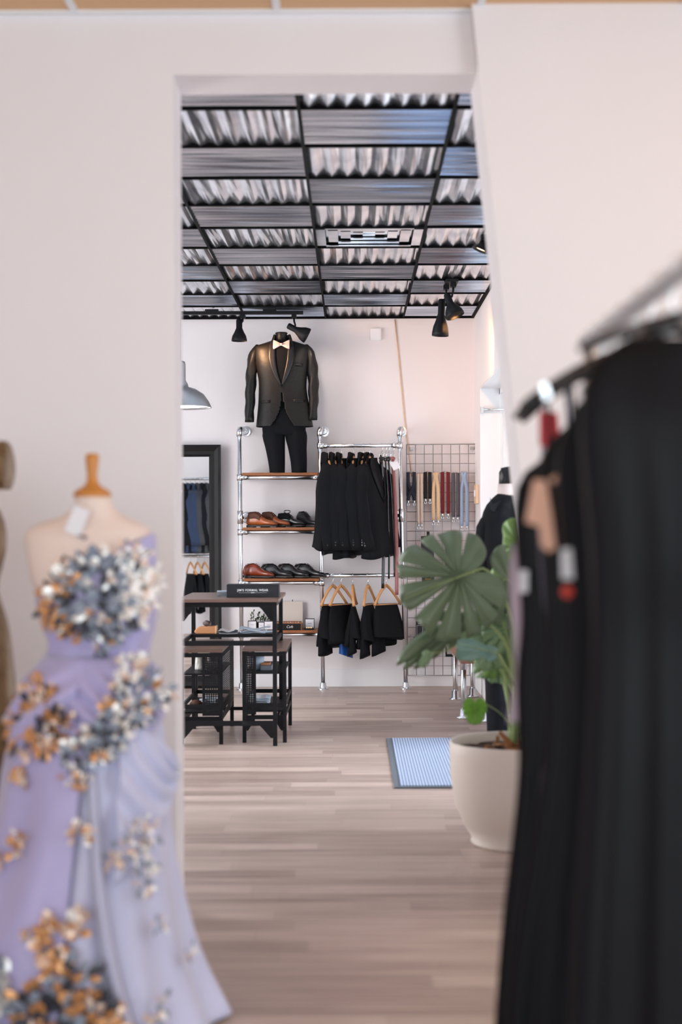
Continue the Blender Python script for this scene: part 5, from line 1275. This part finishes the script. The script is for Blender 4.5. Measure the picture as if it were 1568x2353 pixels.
for (x, y, r_) in ((224, 1866, 26), (22, 1945, 18), (50, 1930, 16), (82, 1905, 12), (100, 1880, 10), (205, 1745, 12), (230, 1758, 12), (340, 1865, 22), (365, 1885, 16), (315, 1905, 18), (345, 1920, 16), (360, 1955, 16), (355, 1985, 18), (295, 1925, 10), (385, 2070, 12), (135, 2070, 10), (400, 2230, 12), (388, 2262, 10), (440, 2150, 8)):
    mm = [SIL, ROS, COP] if x < 240 else [BLG, SIL, ROS]
    put_flower(x, y, r_, int(6+r_*0.5), mm, x+y, size=0.028)
put_flower(200, 2070, 42, 36, [COP, ROS, SLA, COP], 31, size=0.045); put_flower(232, 2055, 22, 14, [ROS, SIL], 32, size=0.04, a0=60, a1=120)
put_flower(195, 2130, 16, 12, [COP], 33, size=0.04)
put_flower(175, 2255, 84, 150, [SLA, SLA, BLG, COP], 34, size=0.055); put_flower(70, 2235, 92, 150, [SIL, SIL, BLG, SIL], 35, size=0.05, a0=60, a1=300)
put_flower(235, 2270, 84, 80, [COP, COP, ROS, SLA], 36, size=0.055, a0=-80, a1=90); put_flower(225, 2160, 50, 44, [SLA, BLG, COP], 37, size=0.045); put_flower(120, 2340, 90, 90, [SIL, BLG, ROS, SLA], 38, size=0.05)
# paper tag tied at the neck
q = P(178, 1197, YDM-0.085); tg = thing('swing_tag', 'white swing tag hanging at the neck of the cream dress form', 'tag', q)
bm = B(); M = Matrix.Rotation(R(22), 3, 'Y'); obox(bm, q, (0.042, 0.001, 0.07), M); obj('tag_card', bm, CARD, tg)
bm = B(); tube(bm, [q+Vector((0.0, 0, -0.035)), P(190, 1235, YDM-0.088), P(197, 1240, YDM-0.088)], 0.002); tube(bm, [q+Vector((0.01, 0, -0.035)), P(200, 1235, YDM-0.09)], 0.002); obj('tag_string', bm, mat('grey_string', srgb(120, 110, 120), 0.7), tg)
# ================================================================ BRONZE GOWN AT THE LEFT EDGE
YBZ = 4.15; PB = F/YBZ
BRZ = mat('bronze_sequin_cloth', srgb(122, 96, 66), 0.38, 0.55, noise=0.6, nscale=12, bump=0.8, bscale=90)
bz_ = lambda py: P(0, py, YBZ).z
bxc = lambda px: P(px, 1500, YBZ).x
bk = [(-bz_(p), bxc(c), w_/PB, d_) for p, c, w_, d_ in ((1128, -135, 52, 0.05), (1150, -135, 110, 0.07), (1190, -135, 142, 0.09), (1260, -135, 148, 0.11), (1330, -135, 132, 0.10), (1350, -135, 128, 0.10), (1440, -130, 150, 0.13), (1560, -130, 160, 0.17), (1700, -130, 172, 0.2), (1850, -130, 158, 0.22), (2000, -130, 140, 0.24), (2150, -130, 130, 0.25))]
gw = thing('bronze_gown', 'gold-brown sequinned gown cut off by the left edge of the view', 'dress', (bxc(-135), YBZ, 0))
bm = B(); rg = []
for i in range(50):
    z = bz_(1128)+(0.015-bz_(1128))*i/49; cx, hw, hd = K(bk, -z); rg.append(sring(cx, YBZ, z, hw, hd, 70, 2.1, 0.03*(i/49)+0.008, 11, i*0.2))
loft(bm, rg); obj('gown_body', bm, BRZ, gw, True)
for s in (-1, 1):
    bm = B(); rg = []
    for i in range(14):
        u = i/13; cx = bxc(-135+s*(150-4*math.sin(u*3))); rg.append(sring(cx, YBZ-0.02, bz_(1015+110*u), (3+24*math.sin(PI*(0.02+0.9*u))**0.6)/PB, 0.02+0.06*math.sin(PI*(0.02+0.9*u))**0.6, 24, 2, 0.05, 7, u*3))
    loft(bm, rg); obj('puff_sleeve', bm, BRZ, gw, True)
bm = B(); loft(bm, [sring(bxc(-135), YBZ, bz_(p), w_, w_, 24, 2) for p, w_ in ((1135, 0.06), (1100, 0.052), (1050, 0.05), (1045, 0.04))]); obj('form_neck', bm, SKINM, gw, True)
# ================================================================ CLOTHES RAIL ON THE RIGHT, NEAR THE CAMERA
gx_ = 0.47; gz_ = 1.615
rl = thing('clothes_rail', 'chrome clothes rail running towards the viewer at the right edge', 'clothes rail', (gx_, 2.0, 0))
bm = B(); tube(bm, [(gx_, 0.9, gz_), (gx_, 3.0, gz_)], 0.016, 14); obj('rail', bm, RAILM, rl, True)
for y in (0.92, 3.0):
    bm = B(); tube(bm, [(gx_, y, gz_+0.014), (gx_, y, 0.05)], 0.0125, 12); tube(bm, [(gx_-0.25, y, 0.03), (gx_+0.25, y, 0.03)], 0.0125, 12); obj('upright', bm, CHROME2, rl, True)
bm = B(); bmesh.ops.create_uvsphere(bm, u_segments=16, v_segments=10, radius=0.02)
for v in bm.verts: v.co += Vector((gx_, 3.02, gz_))
obj('end_cap', bm, CHROME2, rl, True)
LAVD = mat('mauve_satin', srgb(176, 160, 176), 0.5); NAVSAT = mat('navy_satin', (0.012, 0.02, 0.085, 1), 0.4, sheen=0.2); REDF = mat('red_satin', srgb(176, 36, 44), 0.45); BLUSH = mat('blush_satin', srgb(222, 172, 148), 0.5)
PLH = mat('black_plastic_hanger', (0.012, 0.012, 0.014, 1), 0.2)
def gown_on_rail(label, y, m, xl_top, flare, cx=0.0, rz=0, zsh=1.40, zend=0.05, seed=0, hd=0.05, nf=9, drop=0.095, half=0.2, name='hanging_gown', wais=0.75):
    rd = random.Random(seed); ph = rd.uniform(0, 6); cxx = gx_+cx
    zh = max(1.55, zsh+0.03)
    hg = thing('gown_hanger', 'black hanger of the '+label.replace(', widest at its hem', '').replace(' left of the black gowns above the pot', ' by the pot').replace(' with soft blue sheen', ''), 'hanger', (gx_, y, gz_), 0, 'hangers on the near rail')
    bm = B(); pts = [(gx_+0.020*math.cos(R(a)), y, gz_+0.0+0.018*math.sin(R(a))) for a in range(200, -30, -25)]+[(gx_+0.012, y, gz_-0.025), (cxx, y, gz_-0.045), (cxx, y, zh)]
    tube(bm, pts, 0.0022, 6); obj('hook', bm, CHROME2, hg, True)
    bm = B()
    for s in (-1, 1): tube(bm, [(cxx+s*half*u, y, zh-drop*(u**1.5)) for u in (0, 0.2, 0.45, 0.7, 0.9, 1.0)], [0.009, 0.009, 0.008, 0.008, 0.008, 0.006], 8)
    obj('shoulder_bar', bm, PLH, hg, True)
    t = thing(name, label, 'dress', (cxx, y, 0), 0, 'gowns on the near rail')
    hwf = xl_top
    ks = [(0, hwf*0.62, hd*0.4), (0.04, hwf*0.92, hd*0.6), (0.12, hwf, hd), (0.3, hwf*0.92, hd*1.1), (0.42, hwf*wais, hd*0.9), (0.6, hwf*0.95, hd*1.1), (0.9, hwf+flare*0.45, hd*1.3), (zsh-zend, hwf+flare, hd*1.6)]
    bm = B(); rg = []
    for i in range(44):
        s = (zsh-zend)*i/43; hw, h2 = K(ks, s); r_ = sring(cxx, y, zsh-s, hw, h2, 90, 2.2); u = i/43
        for k, v in enumerate(r_):
            a = 2*PI*k/90; f = 1+(0.10+0.35*u)*0.45*math.sin(nf*a+ph)+0.12*u*math.sin((nf*2+3)*a+ph*2); v.y = y+(v.y-y)*f
            v.x += 0.010*u*math.sin(nf*1.7*a+ph)
        rg.append(r_)
    loft(bm, rg); obj('gown_body', bm, m, t, True)
    bm = B()
    for s in (-1, 1): tube(bm, [(cxx+s*hwf*0.55, y-0.012, zsh-0.02), (cxx+s*hwf*0.6, y-0.01, zsh+0.01), (cxx+s*hwf*0.62, y, zh-drop*0.42)], 0.004, 6)
    obj_split('shoulder_strap', bm, m, t, smooth=True)
    return t
G1 = gown_on_rail('black floor-length gown at the far end of the near rail, widest at its hem', 2.86, BLKSAT, 0.165, 0.05, zsh=1.385, seed=1, hd=0.045, half=0.165, wais=0.97)
gown_on_rail('mauve satin gown peeking out left of the black gowns above the pot', 2.96, LAVD, 0.162, 0.012, zsh=1.27, zend=0.87, seed=2, hd=0.03, half=0.14, wais=1.0)
gown_on_rail('navy satin gown second from the far end of the near rail', 2.74, NAVSAT, 0.135, 0.05, zsh=1.41, seed=3, half=0.16)
G3 = gown_on_rail('black satin gown third from the far end of the near rail', 2.62, BLKSAT, 0.15, 0.09, wais=0.9, zsh=1.43, seed=4, half=0.18)
gown_on_rail('black gown with deep folds in the middle of the near rail', 2.46, BLKSAT, 0.16, 0.06, cx=0.02, wais=0.9, zsh=1.45, seed=5, half=0.18)
gown_on_rail('black wool gown right of the middle of the near rail', 2.30, BLKFAB, 0.17, 0.04, cx=0.02, wais=0.9, zsh=1.47, seed=6, half=0.18)
gown_on_rail('black satin gown with soft blue sheen near the right edge', 2.14, BLKSAT, 0.17, 0.03, cx=0.02, wais=0.9, zsh=1.515, seed=7, half=0.17, hd=0.06, nf=7, drop=0.05)
# black jacket-like top at the far end, small trims and tags
def patch(name, label, par, pts, Y, m, th=0.004):
    bm = B(); q = [P(a, b, Y) for a, b in pts]; prism(bm, [(v.x, v.z) for v in q], Y-th/2, Y+th/2); o = obj(name, bm, m, par, bev=0.001); o['label'] = label; return o
patch('blush_sash', 'blush satin sash', G1, [(1226, 1102), (1256, 1104), (1268, 1180), (1278, 1258), (1262, 1270), (1244, 1255), (1240, 1210), (1208, 1200)], 2.50, BLUSH, 0.006)
patch('blush_ribbon', 'short blush ribbon', G1, [(1262, 1102), (1312, 1068), (1320, 1078), (1272, 1112)], 2.49, BLUSH, 0.006)
patch('red_strap_top', 'red satin strap', G1, [(1240, 945), (1282, 948), (1290, 1030), (1312, 1050), (1240, 1022)], 2.90, REDF, 0.006)
for (lab, pts, Y, m_) in (('white size tag', [(1290, 1262), (1325, 1258), (1324, 1332), (1292, 1330)], 2.40, CARD), ('pale paper tag', [(1194, 1310), (1214, 1310), (1214, 1362), (1194, 1362)], 2.80, CARD)):
    patch('size_tag', lab, G3 if Y < 2.6 else G1, pts, Y, m_, 0.002)
bm = B(); lathe(bm, [(0.001, -0.002), (0.009, -0.001), (0.009, 0)], P(1304, 1360, 2.39), 16, axis='Y'); obj('orange_dot', bm, mat('orange_red', srgb(214, 60, 40), 0.5), G3)
# small bright blocks added to stand in for highlights on the hangers
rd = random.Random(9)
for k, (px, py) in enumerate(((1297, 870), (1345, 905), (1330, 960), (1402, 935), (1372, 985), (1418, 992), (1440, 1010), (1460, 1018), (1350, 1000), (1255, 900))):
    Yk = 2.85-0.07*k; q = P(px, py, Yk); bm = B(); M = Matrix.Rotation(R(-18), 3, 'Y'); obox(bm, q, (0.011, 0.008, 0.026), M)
    o = obj('hanger_glint', bm, CHROME2 if k % 2 else CARD, bev=0.002)
    tag(o, 'small bright block as a glint on a hanger bar of the near rail', 'clip', 'glints on the near rail hangers')
